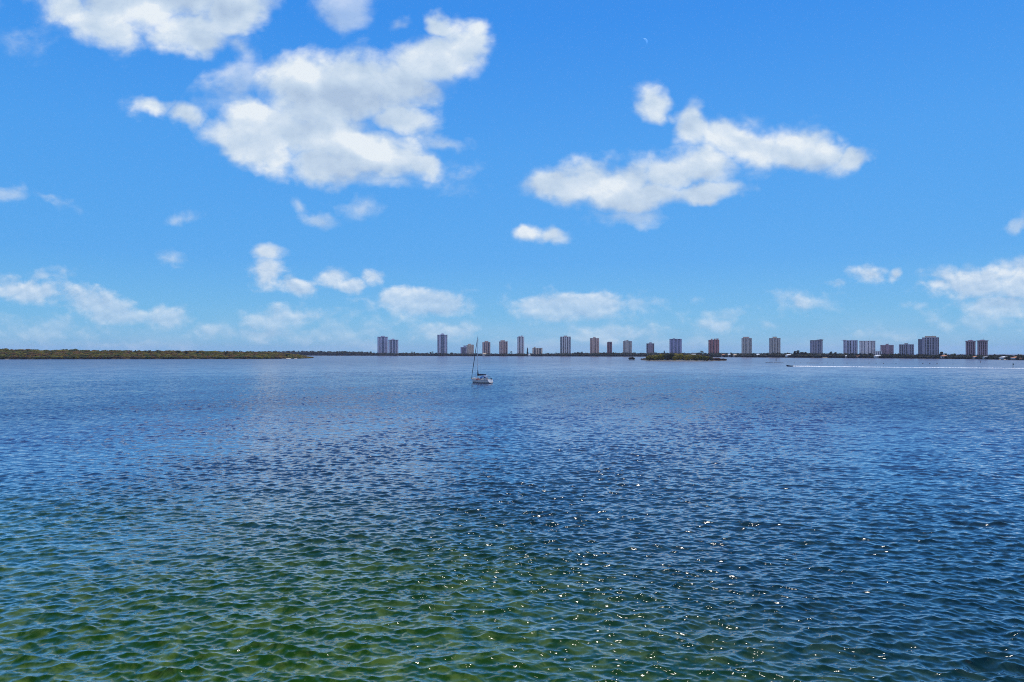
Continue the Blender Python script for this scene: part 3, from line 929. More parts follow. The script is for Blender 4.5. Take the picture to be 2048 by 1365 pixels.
def tower(name, x0, x1, top, wall, pattern, label, cat='apartment tower', back=70, yaw=0.0, pent=(), cap=0.0, cap_wall=None, pent_wall=None,
          depth=0.75, slab=0.15, extra=None, group='apartment towers along the far shore', dome=None, front=2.0):
    """pattern, left to right: W solid wall pier; g b t r recessed glazed balcony stack of that glass; G B windows set nearly flush"""
    cx = (x0+x1)/2
    D = shore_dist(cx)+back
    H = zat(top, D)-1.0
    face = -math.atan2(xat(cx, D), D)
    Wp = (x1-x0)/F*D*math.cos(face)
    a = math.radians(yaw)
    dep = Wp*depth
    w = (Wp-dep*0.9*abs(math.sin(a)))/math.cos(a)
    if yaw == 0: w = Wp
    root = empty(name, (xat(cx, D)-math.sin(face)*dep/2, D+math.cos(face)*dep/2, 1.0), a+face)
    wm = M['w_'+wall]
    core_in = 1.5
    MB().box(-w/2+core_in*0.4, w/2-core_in*0.4, -dep/2+core_in, dep/2-core_in, 0, H-0.3).build('core_wall', wm, root)
    st = 3.05
    nfl = max(3, int(round(H/st))); st = H/nfl
    tot = sum(front if ch == 'W' and pattern.count('W') and False else 1 for ch in pattern)
    # widths: capital digits widen a bay, e.g. 'W2g3'
    bays = []
    i = 0
    while i < len(pattern):
        ch = pattern[i]; n = 1
        if i+1 < len(pattern) and pattern[i+1].isdigit():
            n = int(pattern[i+1]); i += 1
        bays.append((ch, n)); i += 1
    bays = [(c, n*1.45 if c == 'W' else n) for c, n in bays]
    tw = sum(n for _, n in bays)
    for side in (-1, 1):
        x = -w/2
        for bi, (ch, n) in enumerate(bays if side < 0 else bays[::-1]):
            bw = w*n/tw
            y0 = side*dep/2
            lo, hi = (y0, y0+core_in) if side < 0 else (y0-core_in, y0)
            if ch == 'W':
                jut = 0.0 if bi in (0, len(bays)-1) else 0.35
                MB().box(x, x+bw, lo-(jut if side < 0 else 0), hi+(jut if side > 0 else 0), 0, H).build('wall_pier', wm, root)
            else:
                g = MB().box(x+0.02, x+bw-0.02, (lo+0.95 if side < 0 else lo), (hi if side < 0 else hi-0.95), 0, H-0.5)
                go = g.build('balcony_bay' if ch.islower() else 'window_bay', M[GL[ch.lower()]], root)
                sb = MB()
                out = 0.05 if ch.islower() else -0.42
                teeth = []
                for f in range(1, nfl):
                    th = slab if ch.islower() else slab*1.5
                    z = f*st-th
                    teeth.append((z, z+th+(0.45 if (ch.islower() and (f*7+bi*3) % 5 < 2) else 0.12 if ch.islower() else 0.5)))
                if side < 0: sb.comb('x', x+0.03, x+bw-0.03, lo+1.25, lo+1.05, lo-out, teeth, H-0.9)
                else: sb.comb('x', x+0.03, x+bw-0.03, hi-1.25, hi-1.05, hi+out, teeth, H-0.9)
                sb.build('balcony_slats' if ch.islower() else 'window_slats', wm, go)
            x += bw
    # side walls: pier, glazed bay, pier
    for sx in (-1, 1):
        xa, xb = (-w/2-0.45, -w/2+core_in*0.4) if sx < 0 else (w/2-core_in*0.4, w/2+0.45)
        yy = -dep/2+core_in
        L = dep-2*core_in
        for bi, (ch, fr) in enumerate((('W', .26), ('g', .16), ('W', .16), ('g', .16), ('W', .26))):
            if ch == 'W':
                MB().box(xa, xb, yy, yy+L*fr, 0, H-0.02).build('side_wall', wm, root)
            else:
                gl = MB().box(min(xa+0.3, xa) if sx > 0 else xa+0.3, xb-0.3 if sx > 0 else xb, yy, yy+L*fr, 0, H-0.4).build('side_window', M['glass_dark'], root)
                sb = MB()
                teeth = [(f*st-0.5, f*st+0.3) for f in range(1, nfl)]
                if sx > 0: sb.comb('y', yy+0.02, yy+L*fr-0.02, xa+0.5, xa+0.6, xb-0.05, teeth, H-0.9)
                else: sb.comb('y', yy+0.02, yy+L*fr-0.02, xb-0.5, xb-0.6, xa+0.05, teeth, H-0.9)
                sb.build('side_slats', wm, gl)
            yy += L*fr
    cw = M['w_'+(cap_wall or wall)]
    MB().box(-w/2-0.5-cap, w/2+0.5+cap, -dep/2-0.5-cap, dep/2+0.5+cap, H, H+0.9+cap*0.3).build('parapet', cw, root)
    MB().box(-w/2+1, w/2-1, -dep/2+1, dep/2-1, H+0.9+cap*0.3, H+1.05+cap*0.3).build('roof', M['roof_grey'], root)
    zr = H+1.05+cap*0.3
    for (pa, pb, pt) in pent:
        xa = (pa-cx)/F*D; xb = (pb-cx)/F*D
        h = zat(pt, D)-1.0
        p = MB().box(xa, xb, -dep*0.22, dep*0.22, zr, max(h, zr+1)).build('penthouse', M['w_'+(pent_wall or wall)], root)
        MB().box(xa-0.5, xb+0.5, -dep*0.22-0.5, dep*0.22+0.5, max(h, zr+1), max(h, zr+1)+0.45).build('penthouse_roof', M['roof_grey'], p)
    if dome:
        pa, pb, pt = dome
        xa = (pa-cx)/F*D; xb = (pb-cx)/F*D; h = zat(pt, D)-1.0
        mb = MB(); n = 14; r = (xb-xa)/2; xm = (xa+xb)/2
        for yy0, yy1 in ((-dep*0.25, dep*0.25),):
            prof = [(xm+r*math.cos(t), zr+(h-zr)*math.sin(t)) for t in np.linspace(math.pi, 0, n)]
            b = len(mb.v)
            mb.v += [(p[0], yy0, p[1]) for p in prof]+[(p[0], yy1, p[1]) for p in prof]
            mb.f += [tuple(range(b, b+n)), tuple(range(b+2*n-1, b+n-1, -1))]
            mb.f += [(b+i, b+n+i, b+n+i+1, b+i+1) for i in range(n-1)]
        mb.build('arched_roof', cw, root)
    mast = MB(); mast.tube((w*0.12, 0, zr), (w*0.12, 0, zr+5.0), 0.14, 0.08, 5)
    mast.build('antenna', M['roof_grey'], root)
    if extra: extra(root, w, dep, H, cx, D)
    tag(root, label, cat, group)
    return root


def low_podium(root, w, dep, H, cx, D):
    MB().box(-w*0.7, w*0.7, -dep*0.75, -dep*0.52, 0, 5).build('podium', M['w_beige'], root)


# (columns and rows are read off the photograph; the distance follows the shoreline)
tower('apartment_tower', 755, 775.3, 674.6, 'bluewhite', 'WgWb3WgW', 'taller left one of the two blue grey twin towers, with a wide flat cap', yaw=6, cap=1.3, pent=[(762, 769, 672.4)])
tower('apartment_tower', 776.9, 796.4, 680.6, 'bluewhite', 'Wg2Wb3WgW', 'shorter right one of the two blue grey twin towers, with a small arched roof', yaw=6, cap=1.3, dome=(782.5, 789, 677.6))
tower('apartment_tower', 874.8, 894.5, 670.6, 'bluewhite', 'gW2gb3gW2g', 'tallest tower left of the sailboat mast, with an arched crown', yaw=4, cap=0.8, dome=(881, 888.5, 667.0), back=50)
tower('apartment_block', 921.4, 933.5, 695.2, 'lilac', 'WgBgBgW', 'bluish stepped lower wing left of the tan block by the mast', 'apartment block', back=90, pent=[(927, 932.5, 691.8)])
tower('apartment_block', 933, 947.5, 691.2, 'tan', 'WgW2gW2gW', 'tan mid rise block with pale wall, just left of the sailboat mast', 'apartment block', back=60, yaw=18, pent=[(936, 941.5, 688.4), (944, 947, 690.4)])
tower('apartment_block', 964.8, 980.5, 685.3, 'pinktan', 'Wg2WrWg3W', 'pinkish mid rise with two dark columns, first right of the mast', 'apartment block', yaw=8, pent=[(969.5, 976.5, 682.8)])
tower('apartment_block', 998.4, 1015.2, 683.9, 'pinktan', 'WrWrWrWr2W', 'pink tan block with thin maroon stripes, second right of the mast', 'apartment block', yaw=14, pent=[(1001.5, 1009.5, 681.2)], cap=0.4)
tower('apartment_tower', 1034.7, 1048.2, 674.6, 'white', 'Wg2WgWg2W2', 'narrow white tower with two black vertical stripes', yaw=10, pent=[(1037.5, 1041, 672.6), (1042.5, 1046, 672)], back=80)
tower('apartment_block', 1065, 1084.6, 697.0, 'tan', 'Wg2WgWg2W', 'lowest tan block with dark window bays, between two tall towers', 'apartment block', back=30, pent=[(1067.5, 1071, 694.6)])
tower('apartment_tower', 1120.3, 1141.2, 674.2, 'white', 't2Wg2WgWg2Wb2', 'wide white tower with navy stripes and teal glazed left edge', pent=[(1127.5, 1134, 672)], yaw=3, back=70, pent_wall='pinktan')
tower('apartment_tower', 1180, 1198, 677.3, 'pinktan', 'WrW2gWrW2rW', 'pink and maroon striped tall tower left of the slim maroon one', pent=[(1186.5, 1191, 674.8)], yaw=5)
tower('apartment_tower', 1214.4, 1223.9, 685.6, 'maroon', 'WrWrW', 'slim short maroon tower, narrowest of the row', pent=[(1216, 1223.2, 684.2)], back=40, depth=1.3, pent_wall='rose')
tower('apartment_block', 1246, 1263.7, 683.3, 'beige', 'WGWGW2GWGWGW', 'pale block with a grid of small windows and a white central rib', 'apartment block', pent=[(1249, 1251, 681.6), (1252.7, 1256.6, 681)], yaw=4)
tower('apartment_block', 1293, 1308.2, 687.9, 'rose', 'g2WgW3gWg2', 'mid rise with rose sides and a pale central spine, left of the small island top', 'apartment block', pent=[(1298.8, 1303.2, 685.4)], pent_wall='bluewhite', yaw=5)
tower('apartment_tower', 1339.2, 1363.2, 678.9, 'lilac', 'WbBWbBWbBW', 'wide flat topped lavender tower standing behind the small island', pent=[(1346, 1350, 677.4)], back=80, slab=0.7)
def coral_turrets(root, w, dep, H, cx, D):
    for xa, xb, t in ((1421.5, 1424.5, 678), (1427, 1430.5, 677.8), (1432, 1436, 677.4)):
        MB().box((xa-cx)/F*D, (xb-cx)/F*D, -dep*.45, -dep*.2, H+1.3, zat(t, D)-1).build('roof_turret', M['w_coral'], root)
tower('apartment_tower', 1416.9, 1438.3, 680.9, 'coral', 'WrWrWg2W2rWrW', 'coral pink tower with little roof turrets and a dark central slot', extra=coral_turrets, yaw=6)
tower('apartment_tower', 1483.3, 1503.5, 677.4, 'beige', 'W2GWgWgW2gWg', 'beige grey tower with one bright stripe and a broad tan roof box', pent=[(1486.5, 1498, 674.4)], pent_wall='pinktan', yaw=-5)
tower('apartment_tower', 1538.4, 1560.6, 677.3, 'beige', 'WrWgWrWgWrWgW', 'tower with many fine pale stripes and a small tan roof box', pent=[(1545.5, 1553, 674.2)], pent_wall='tan', yaw=4)
def slanted(root, w, dep, H, cx, D):
    x0 = (1631-cx)/F*D; x1 = (1644.8-cx)/F*D; xm = (1640-cx)/F*D
    z = zat(678.9, D)-1
    mb = MB(); b = 0
    for y in (-dep*0.4, dep*0.4):
        mb.v += [(x0, y, H+1.3), (x1, y, H+1.3), (x1, y, z-1), (xm, y, z)]
    mb.f += [(0, 1, 2, 3), (7, 6, 5, 4), (0, 4, 5, 1), (1, 5, 6, 2), (2, 6, 7, 3), (3, 7, 4, 0)]
    mb.build('slanted_roof', M['w_steel'], root)
tower('apartment_tower', 1620.3, 1644.9, 681.8, 'greyblue', 'W2BWBWBWb2WbWb', 'dark grey tower with a slanted raised right roof', extra=slanted, yaw=9, cap_wall='grey', cap=0.3)
def jib(root, w, dep, H, cx, D):
    mb = MB(); mb.box(-w/2-4, -w/2+5, -0.6, 0.6, H+1.2, H+2.0); mb.box(-w/2+0.5, -w/2+1.5, -0.5, 0.5, H+0.9, H+1.2)
    mb.build('roof_overhang', M['w_grey'], root)
tower('apartment_tower', 1687, 1714.7, 681.9, 'bluewhite', 'WgW2g2Wg2W2gWgWg', 'left one of the two wide striped slabs, navy and white, with a thin overhanging beam', extra=jib, cap=0.3)
tower('apartment_tower', 1719, 1750.2, 683.0, 'white', 'W2bW2bW3bW2gWbWg', 'right and paler one of the two wide striped slabs', cap=0.4)
tower('low_white_building', 1750.4, 1763.8, 703.2, 'white', 'WGWGWGW', 'small low white building squeezed between the pale slab and the mauve block', 'building', back=30, group=None)
tower('apartment_block', 1761.2, 1786.8, 691.3, 'mauve', 'WrWrWgW3rWrW', 'mauve pink mid rise block with a square roof box, right of the pale slab', 'apartment block', back=45, pent=[(1771.5, 1776.6, 688.5)])
tower('apartment_block', 1798.3, 1827.3, 690.2, 'greyblue', 'WgWg2WgWg2WW2gWgW', 'grey blue mid rise block with a small dark roof box', 'apartment block', back=45, pent=[(1809.5, 1815.5, 687.4)], pent_wall='rose')
def left_wing(root, w, dep, H, cx, D):
    x0 = (1839.6-cx)/F*D
    o = MB().box(x0, -w/2-0.5, -dep*0.4, dep*0.4, 0, zat(678.4, D)-1).build('side_wing', M['w_steel'], root)
tower('apartment_tower', 1844.5, 1877.4, 676.2, 'greyblue', 'W2gWg2WgWg2WgWg', 'widest and darkest tower, near the right end, with a tan roof box', extra=left_wing, back=60, pent=[(1851.5, 1870.5, 673.0)], pent_wall='tan')
tower('apartment_tower', 1931.8, 1950.5, 683.4, 'rose', 'WrWrWrWrW', 'left and slightly lower one of the rose brown round topped twins', cap=1.0, dome=(1936, 1946, 680.4), cap_wall='mauve', back=90)
tower('apartment_tower', 1955.2, 1974.8, 682.6, 'rose', 'WrWrWrWrW', 'right and slightly taller one of the rose brown round topped twins', cap=1.0, dome=(1960, 1969.5, 679.6), cap_wall='mauve', back=90)


# ------------------------------------------------------------------ low houses
M['tile_orange'] = material('orange_roof_tile', (0.55, 0.24, 0.12), 0.8, scale=1.2)
M['tile_tan'] = material('tan_roof_tile', (0.60, 0.45, 0.30), 0.8, scale=1.2)
M['tile_white'] = material('white_roof', (0.72, 0.74, 0.78), 0.8, scale=1.2)
M['tile_grey'] = material('grey_roof', (0.34, 0.33, 0.36), 0.8, scale=1.2)
M['house_wall'] = material('pale_house_wall', (0.66, 0.63, 0.58), 0.85)


def house(px, w_px, base_row, ridge_row, roof, label, back=14):
    D = shore_dist(px)+back
    w = w_px/F*D; d = 9.0
    H = zat(ridge_row, D)-1.0
    eave = H*0.62
    root = empty('house', (xat(px, D), D, 1.0))
    wall = MB().box(-w/2, w/2, -d/2, d/2, 0, eave).build('wall', M['house_wall'], root)
    mb = MB()
    o = 0.6
    mb.v += [(-w/2-o, -d/2-o, eave), (w/2+o, -d/2-o, eave), (w/2+o, d/2+o, eave), (-w/2-o, d/2+o, eave), (-w/2+min(w*.28, 3), 0, H), (w/2-min(w*.28, 3), 0, H)]
    mb.f += [(3, 2, 1, 0), (0, 1, 5, 4), (1, 2, 5), (2, 3, 4, 5), (3, 0, 4)]
    mb.build('roof', M[roof], root)
    n = max(2, int(w/4))
    for i in range(n):
        x = -w/2+w*(i+0.5)/n
        MB().box(x-0.7, x+0.7, -d/2-0.06, -d/2+0.05, eave*0.3, eave*0.78).build('window', M['glass_dark'], root)
    MB().box(-w/2+0.5, -w/2+1.5, -d/2-0.07, -d/2+0.05, 0, min(2.1, eave*0.8)).build('door', M['w_grey'], root)
    tag(root, label, 'house', 'houses among the trees of the far shore')


for a in [
    (969, 8, 711, 706.2, 'tile_tan', 'house with a light tan roof below the first pinkish block right of the mast'),
    (1058.5, 5, 712, 709.4, 'tile_white', 'tiny white house by the narrow pine on the shore'),
    (1388, 12, 713, 708.2, 'tile_white', 'white roofed house left of the coral pink tower'),
    (1448, 9, 714, 708.8, 'tile_orange', 'house with an orange roof right of the coral pink tower'),
    (1460, 9, 714, 708.4, 'tile_white', 'white roofed house left of the beige tower with the broad roof box'),
    (1470, 7, 714, 708.8, 'tile_tan', 'tan roofed house touching the left foot of the beige tower'),
    (1516, 8, 715, 708.2, 'tile_white', 'white house right of the beige tower with the broad roof box'),
    (1578, 11, 715, 708.8, 'tile_white', 'white roofed house left of the feathery tree clump'),
    (1693, 7, 716, 710.8, 'tile_white', 'small white house at the foot of the left striped slab'),
    (1717, 9, 716, 711.6, 'tile_orange', 'house with a pink orange roof below the gap between the striped slabs'),
    (1757, 14, 717, 710.6, 'tile_white', 'wide white roofed house in front of the mauve block'),
    (1888, 7, 718, 710.2, 'tile_orange', 'orange roofed house right of the widest dark tower'),
    (1952, 9, 719, 712.6, 'tile_orange', 'orange roofed house at the foot of the round topped twins'),
    (1973, 8, 719, 712.8, 'tile_grey', 'grey roofed house below the right round topped twin'),
    (2012, 18, 720, 713.0, 'tile_white', 'large white walled house near the right edge of the shore'),
    (2034, 16, 720, 713.6, 'tile_orange', 'large house with a bright orange roof near the right edge'),
    (2047, 7, 721, 715.8, 'tile_orange', 'house with a pale salmon wall cut by the right edge'),
]:
    house(*a, back=4 if a[0] > 1880 else 3)
rgs = np.random.default_rng(5)
sand_patch(1998, 2016, lambda p: shore_row(p)+0.1, 1.2, 'small sandy beach below the white walled house on the right', rgs)
sand_patch(1644, 1656, lambda p: shore_row(p)+0.1, 0.8, 'small pale beach below the dark slanted top tower', rgs)


# ------------------------------------------------------------------ sailboat
M['gel'] = material('white_gelcoat', (0.80, 0.80, 0.80), 0.25, var=0.05, scale=1.5)
M['antifoul'] = material('dark_bottom_paint', (0.03, 0.025, 0.035), 0.6)
M['stripe'] = material('navy_hull_stripe', (0.03, 0.04, 0.10), 0.4)
M['deck'] = material('cream_deck', (0.66, 0.60, 0.50), 0.6, scale=2)
M['teak'] = material('weathered_teak', (0.28, 0.14, 0.08), 0.7, scale=3)
M['alu'] = material('anodised_aluminium', (0.62, 0.63, 0.66), 0.4, metal=0.2, var=0.05)
M['steelwire'] = material('stainless_wire', (0.30, 0.31, 0.33), 0.3, metal=0.8, var=0.05)
M['navy'] = material('navy_canvas', (0.012, 0.018, 0.045), 0.85, scale=3)
M['blue'] = material('bright_blue_canvas', (0.03, 0.12, 0.45), 0.8, scale=3)
M['red'] = material('red_plastic', (0.55, 0.05, 0.03), 0.45)
M['orange'] = material('orange_plastic', (0.75, 0.22, 0.05), 0.5)
M['black'] = material('black_rubber', (0.02, 0.02, 0.022), 0.5)
M['smoked'] = material('smoked_acrylic', (0.015, 0.018, 0.025), 0.1)


def hull_mesh(L, B, free_bow, free_mid, free_stern, draft, ns=18, nz=7, transom_w=0.62, rake=0.9, lift=0.55):
    """stations from stern (x = -L/2) to bow; returns list of rows of points from keel to sheer, port side y>0"""
    rows = []
    for i in range(ns+1):
        t = i/ns
        bm = B/2*max(0.0, (transom_w+(1-transom_w)*math.sin(math.pi*min(1, t*1.15)**0.9*0.5)) if t < 0.42 else math.cos(math.pi/2*((t-0.42)/0.58)**1.75))
        sheer = free_mid + (free_bow-free_mid)*max(0, (t-0.4)/0.6)**1.8 + (free_stern-free_mid)*max(0, (0.4-t)/0.4)**1.6
        dr = draft*math.sin(math.pi*min(1, max(0, t*0.93+0.03)))**0.7
        row = []
        for j in range(nz+1):
            s = j/nz
            z = -dr + (sheer+dr)*s
            y = bm*(math.sin(math.pi/2*min(1, s*1.25))**0.75)
            x = -L/2+L*t
            x += rake*(s-1)*max(0, (t-0.7)/0.3)**1.2        # stem leans forward going up
            x -= lift*(1-s)*max(0, (0.12-t)/0.12)*0.8      # reverse transom
            row.append((x, y, z))
        rows.append(row)
    return rows


def build_sailboat():
    L, B = 9.6, 3.1
    px, py = 961.0, 766.6
    gx, gy = ground(px, py)
    root = empty('sailboat', (gx, gy, 0.0))
    hd = math.radians(180-47)         # bow points left and away
    root.rotation_euler = (0, 0, hd)
    rows = hull_mesh(L, B, 1.45, 1.15, 1.30, 0.45, transom_w=0.70, lift=1.15)
    V, Q = [], []
    ns, nz = len(rows)-1, len(rows[0])-1
    for sgn in (1, -1):
        b = len(V)
        for r in rows:
            V += [(p[0], p[1]*sgn, p[2]) for p in r]
        for i in range(ns):
            for j in range(nz):
                a = b+i*(nz+1)+j
                q = (a, a+nz+1, a+nz+2, a+1)
                Q.append(q if sgn < 0 else q[::-1])
    mesh_np('hull', np.array(V), np.array(Q), M['gel'], parent=root, smooth=True)
    # dark bottom band hugging the waterline and a navy stripe under the sheer, both proud of the hull
    def band(name, z0f, z1f, mat, out):
        V, Q = [], []
        for sgn in (1, -1):
            b = len(V)
            for r in rows:
                zs = [p[2] for p in r]
                for z in (z0f(r), z1f(r)):
                    y = np.interp(z, zs, [p[1] for p in r]); x = np.interp(z, zs, [p[0] for p in r])
                    V.append((x, (y+out)*sgn, z))
            for i in range(ns):
                a = b+2*i
                q = (a, a+2, a+3, a+1)
                Q.append(q if sgn < 0 else q[::-1])
        return mesh_np(name, np.array(V), np.array(Q), mat, parent=root, smooth=True)
    band('bottom_paint', lambda r: -0.2, lambda r: 0.24, M['antifoul'], 0.012)
    band('sheer_stripe', lambda r: r[-1][2]-0.30, lambda r: r[-1][2]-0.20, M['stripe'], 0.012)
    # transom
    r0 = rows[0]
    mb = MB()
    pts = [(p[0]-0.01, p[1], p[2]) for p in r0]+[(p[0]-0.01, -p[1], p[2]) for p in r0[::-1]]
    mb.v = pts; mb.f = [tuple(range(len(pts)))[::-1]]
    mb.build('transom', M['gel'], root)
    mb = MB(); x0 = r0[3][0]-0.02
    mb.box(x0-0.45, x0-0.02, -0.7, 0.7, 0.26, 0.33)
    mb.build('swim_platform', M['teak'], root)
    lad = MB()
    for y in (-0.2, 0.2): lad.tube((x0-0.5, y, 0.0), (x0-0.30, y, 1.3), 0.02)
    for z in (0.2, 0.5, 0.8, 1.1): lad.tube((x0-0.5+0.15*z, -0.2, z), (x0-0.5+0.15*z, 0.2, z), 0.015)
    lad.build('ladder_grille', M['steelwire'], root)
    # deck
    V = [(p[-1][0], p[-1][1]*0.985, p[-1][2]-0.03) for p in rows]+[(p[-1][0], -p[-1][1]*0.985, p[-1][2]-0.03) for p in rows]
    n = len(rows)
    mesh_np('deck', np.array(V), np.array([(i, n+i, n+i+1, i+1) for i in range(n-1)]), M['deck'], parent=root)
    rail = MB()
    for sgn in (1, -1):
        rail.path([(p[-1][0], p[-1][1]*sgn*0.99, p[-1][2]+0.03) for p in rows], 0.04)
    rail.build('toe_rail', M['teak'], root)
    dz = 1.10
    # coach roof
    def loft(name, secs, mat, parent=root):
        """secs: (x, half width bottom, half width top, z bottom, z top)"""
        V, Q = [], []
        for (x, wb, wt, zb, zt) in secs:
            V += [(x, wb, zb), (x, wt, zt-0.06), (x, wt*0.8, zt), (x, -wt*0.8, zt), (x, -wt, zt-0.06), (x, -wb, zb)]
        for i in range(len(secs)-1):
            for j in range(5):
                a = i*6+j; Q.append((a, a+6, a+7, a+1))
        mb = MB(); mb.v = V
        mb.f = [tuple(q)[::-1] for q in Q]+[tuple(range(0, 6))[::-1], tuple(range(6*(len(secs)-1), 6*len(secs)))]
        return mb.build(name, mat, parent)
    cab = loft('cabin', [(-1.5, 0.95, 0.85, dz-0.05, dz+0.55), (0.2, 0.95, 0.82, dz-0.05, dz+0.52), (1.7, 0.7, 0.6, dz, dz+0.40), (2.5, 0.4, 0.3, dz+0.1, dz+0.22)], M['gel'])
    for sgn in (1, -1):
        for xx in (-0.9, -0.1, 0.7):
            MB().box(xx-0.28, xx+0.28, sgn*0.90-0.045, sgn*0.90+0.045, dz+0.18, dz+0.36).build('window', M['smoked'], cab)
    MB().box(-0.6, -0.05, -0.3, 0.3, dz+0.54, dz+0.62).build('hatch', M['smoked'], cab)
    MB().box(1.0, 1.45, -0.25, 0.25, dz+0.46, dz+0.53).build('hatch', M['smoked'], cab)
    ck = MB()
    ck.box(-4.2, -1.52, 0.78, 0.98, dz-0.1, dz+0.33); ck.box(-4.2, -1.52, -0.98, -0.78, dz-0.1, dz+0.33); ck.box(-4.3, -4.2, -0.98, 0.98, dz-0.1, dz+0.28)
    ck.build('cockpit_coaming', M['gel'], root)
    ck = MB(); ck.box(-4.15, -1.55, 0.3, 0.76, dz-0.15, dz+0.08); ck.box(-4.15, -1.55, -0.76, -0.3, dz-0.15, dz+0.08)
    ck.build('cockpit_bench', M['teak'], root)
    # mast, boom, spreaders
    mx = 1.45
    top = 15.35
    mt = MB().tube((mx, 0, dz+0.4), (mx, 0, top), 0.115, 0.085, 10).build('mast', M['alu'], root)
    sp = MB()
    for z, w in ((6.2, 1.0), (10.4, 0.8)):
        sp.tube((mx, 0, z), (mx-0.15, w, z+0.08), 0.04, 0.025); sp.tube((mx, 0, z), (mx-0.15, -w, z+0.08), 0.04, 0.025)
        sp.tube((mx, -0.05, z), (mx, 0.05, z), 0.05)
    sp.build('spreader', M['alu'], mt)
    mb = MB(); mb.tube((mx, 0, top), (mx, 0, top+0.55), 0.012, 0.008, 5); mb.build('vhf_antenna', M['steelwire'], mt)
    mb = MB(); mb.tube((mx, 0, top), (mx-0.1, 0, top+0.3), 0.012); mb.box(mx-0.32, mx+0.08, -0.01, 0.01, top+0.28, top+0.33); mb.build('wind_vane', M['black'], mt)
    bm = MB().tube((mx-0.1, 0, 2.45), (mx-4.5, 0, 2.65), 0.075, 0.07, 8).build('boom', M['alu'], root)
    sc = MB()
    pts = []
    for i in range(13):
        t = i/12
        pts.append((mx-0.12-4.2*t, 0, 2.72+0.16*t+0.03*math.sin(i*2.1)))
    sc.path(pts, [0.36*(1-0.62*(i/12)**0.8)+0.03*math.sin(i*1.9) for i in range(13)], 10)
    sc.tube((mx-0.16, 0, 2.6), (mx-0.05, 0, 4.4), 0.26, 0.08, 8)
    sc.build('sail_cover', M['navy'], bm, smooth=True)
    # rigging
    bow = (L/2-0.12, 0, 1.46); aft = (-L/2+0.05, 0, 1.2)
    fs = MB().tube(bow, (mx+0.06, 0, top-0.15), 0.018, n=5).build('forestay', M['steelwire'], root)
    e = Vector(bow).lerp(Vector((mx+0.06, 0, top-0.15)), 0.04); g = Vector(bow).lerp(Vector((mx+0.06, 0, top-0.15)), 0.93)
    pts = [tuple(e.lerp(g, i/14)) for i in range(15)]
    MB().path(pts, [0.05+0.10*math.sin(math.pi*(0.25+0.7*(1-i/14)))*(1-i/20) for i in range(15)], 8).build('furled_jib', M['navy'], fs, smooth=True)
    MB().tube((bow[0]-0.1, 0, 1.48), (bow[0]-0.14, 0, 1.75), 0.11, n=10).build('furler_drum', M['black'], fs)
    MB().tube(aft, (mx-0.06, 0, top-0.05), 0.012, n=5).build('backstay', M['steelwire'], root)
    for sgn in (1, -1):
        sh = MB(); sh.path([(mx-0.15, sgn*1.38, dz), (mx-0.15, sgn*1.0, 6.28), (mx-0.15, sgn*0.8, 10.48), (mx, sgn*0.05, top-0.1)], 0.011, 5)
        sh.build('shroud', M['steelwire'], root)
    # pulpit, stanchions and lifelines
    pu = MB(); pu.path([(3.5, 0.75, dz+0.85), (4.3, 0.4, dz+1.0), (4.75, 0, dz+1.02), (4.3, -0.4, dz+1.0), (3.5, -0.75, dz+0.85)], 0.022)
    for p in ((3.5, 0.75), (4.3, 0.4), (4.3, -0.4), (3.5, -0.75)): pu.tube((p[0], p[1]*0.95, dz+0.1), (p[0], p[1], dz+0.9), 0.02)
    pu.build('bow_rail_frame', M['steelwire'], root)
    pu = MB(); pu.path([(-3.6, 1.25, dz+0.8), (-4.5, 1.0, dz+0.82), (-4.75, 0.5, dz+0.82)], 0.022); pu.path([(-3.6, -1.25, dz+0.8), (-4.5, -1.0, dz+0.82), (-4.75, -0.5, dz+0.82)], 0.022)
    for p in ((-3.6, 1.25), (-4.5, 1.0), (-4.5, -1.0), (-3.6, -1.25)): pu.tube((p[0], p[1], dz), (p[0], p[1], dz+0.82), 0.02)
    pu.build('stern_rail_frame', M['steelwire'], root)
    for sgn in (1, -1):
        ll = MB(); st = [(3.5, 0.75), (2.3, 1.2), (0.8, 1.5), (-0.8, 1.5), (-2.3, 1.42), (-3.6, 1.25)]
        for h in (0.45, 0.78): ll.path([(x, y*sgn, dz+h) for x, y in st], 0.012, 5)
        for x, y in st: ll.tube((x, y*sgn, dz), (x, y*sgn, dz+0.8), 0.017, n=5)
        ll.build('lifeline_net', M['steelwire'], root)
    # dodger and bimini
    def canopy(name, x0, x1, w, z0, z1, mat, legs=True):
        V, Q = [], []
        nx, ny = 5, 9
        for i in range(nx):
            for j in range(ny):
                s = j/(ny-1)*2-1; t = i/(nx-1)
                V.append((x0+(x1-x0)*t, w*s, z0+(z1-z0)*(1-abs(s)**2.6)*(0.9+0.1*math.sin(math.pi*t))))
        for i in range(nx-1):
            for j in range(ny-1):
                a = i*ny+j; Q.append((a, a+1, a+ny+1, a+ny))
        o = mesh_np(name, np.array(V), np.array(Q), mat, parent=root, smooth=True)
        md = o.modifiers.new('cloth', 'SOLIDIFY'); md.thickness = 0.03
        return o
    canopy('spray_dodger', -1.75, -0.75, 0.95, dz+0.5, dz+1.15, M['blue'])
    bi = canopy('bimini_top', -3.9, -2.5, 1.0, 2.30, 2.50, M['w_greyblue'])
    lg = MB()
    for x in (-3.9, -2.3):
        for sgn in (1, -1): lg.tube((-3.1, sgn*1.05, dz+0.1), (x, sgn*0.98, 2.32), 0.018, n=5)
    lg.build('bimini_frame', M['steelwire'], bi)
    # steering wheel
    wh = MB(); r = 0.38
    wh.path([(-3.3, r*math.cos(t), dz+0.65+r*math.sin(t)) for t in np.linspace(0, 2*math.pi, 17)], 0.018, 5)
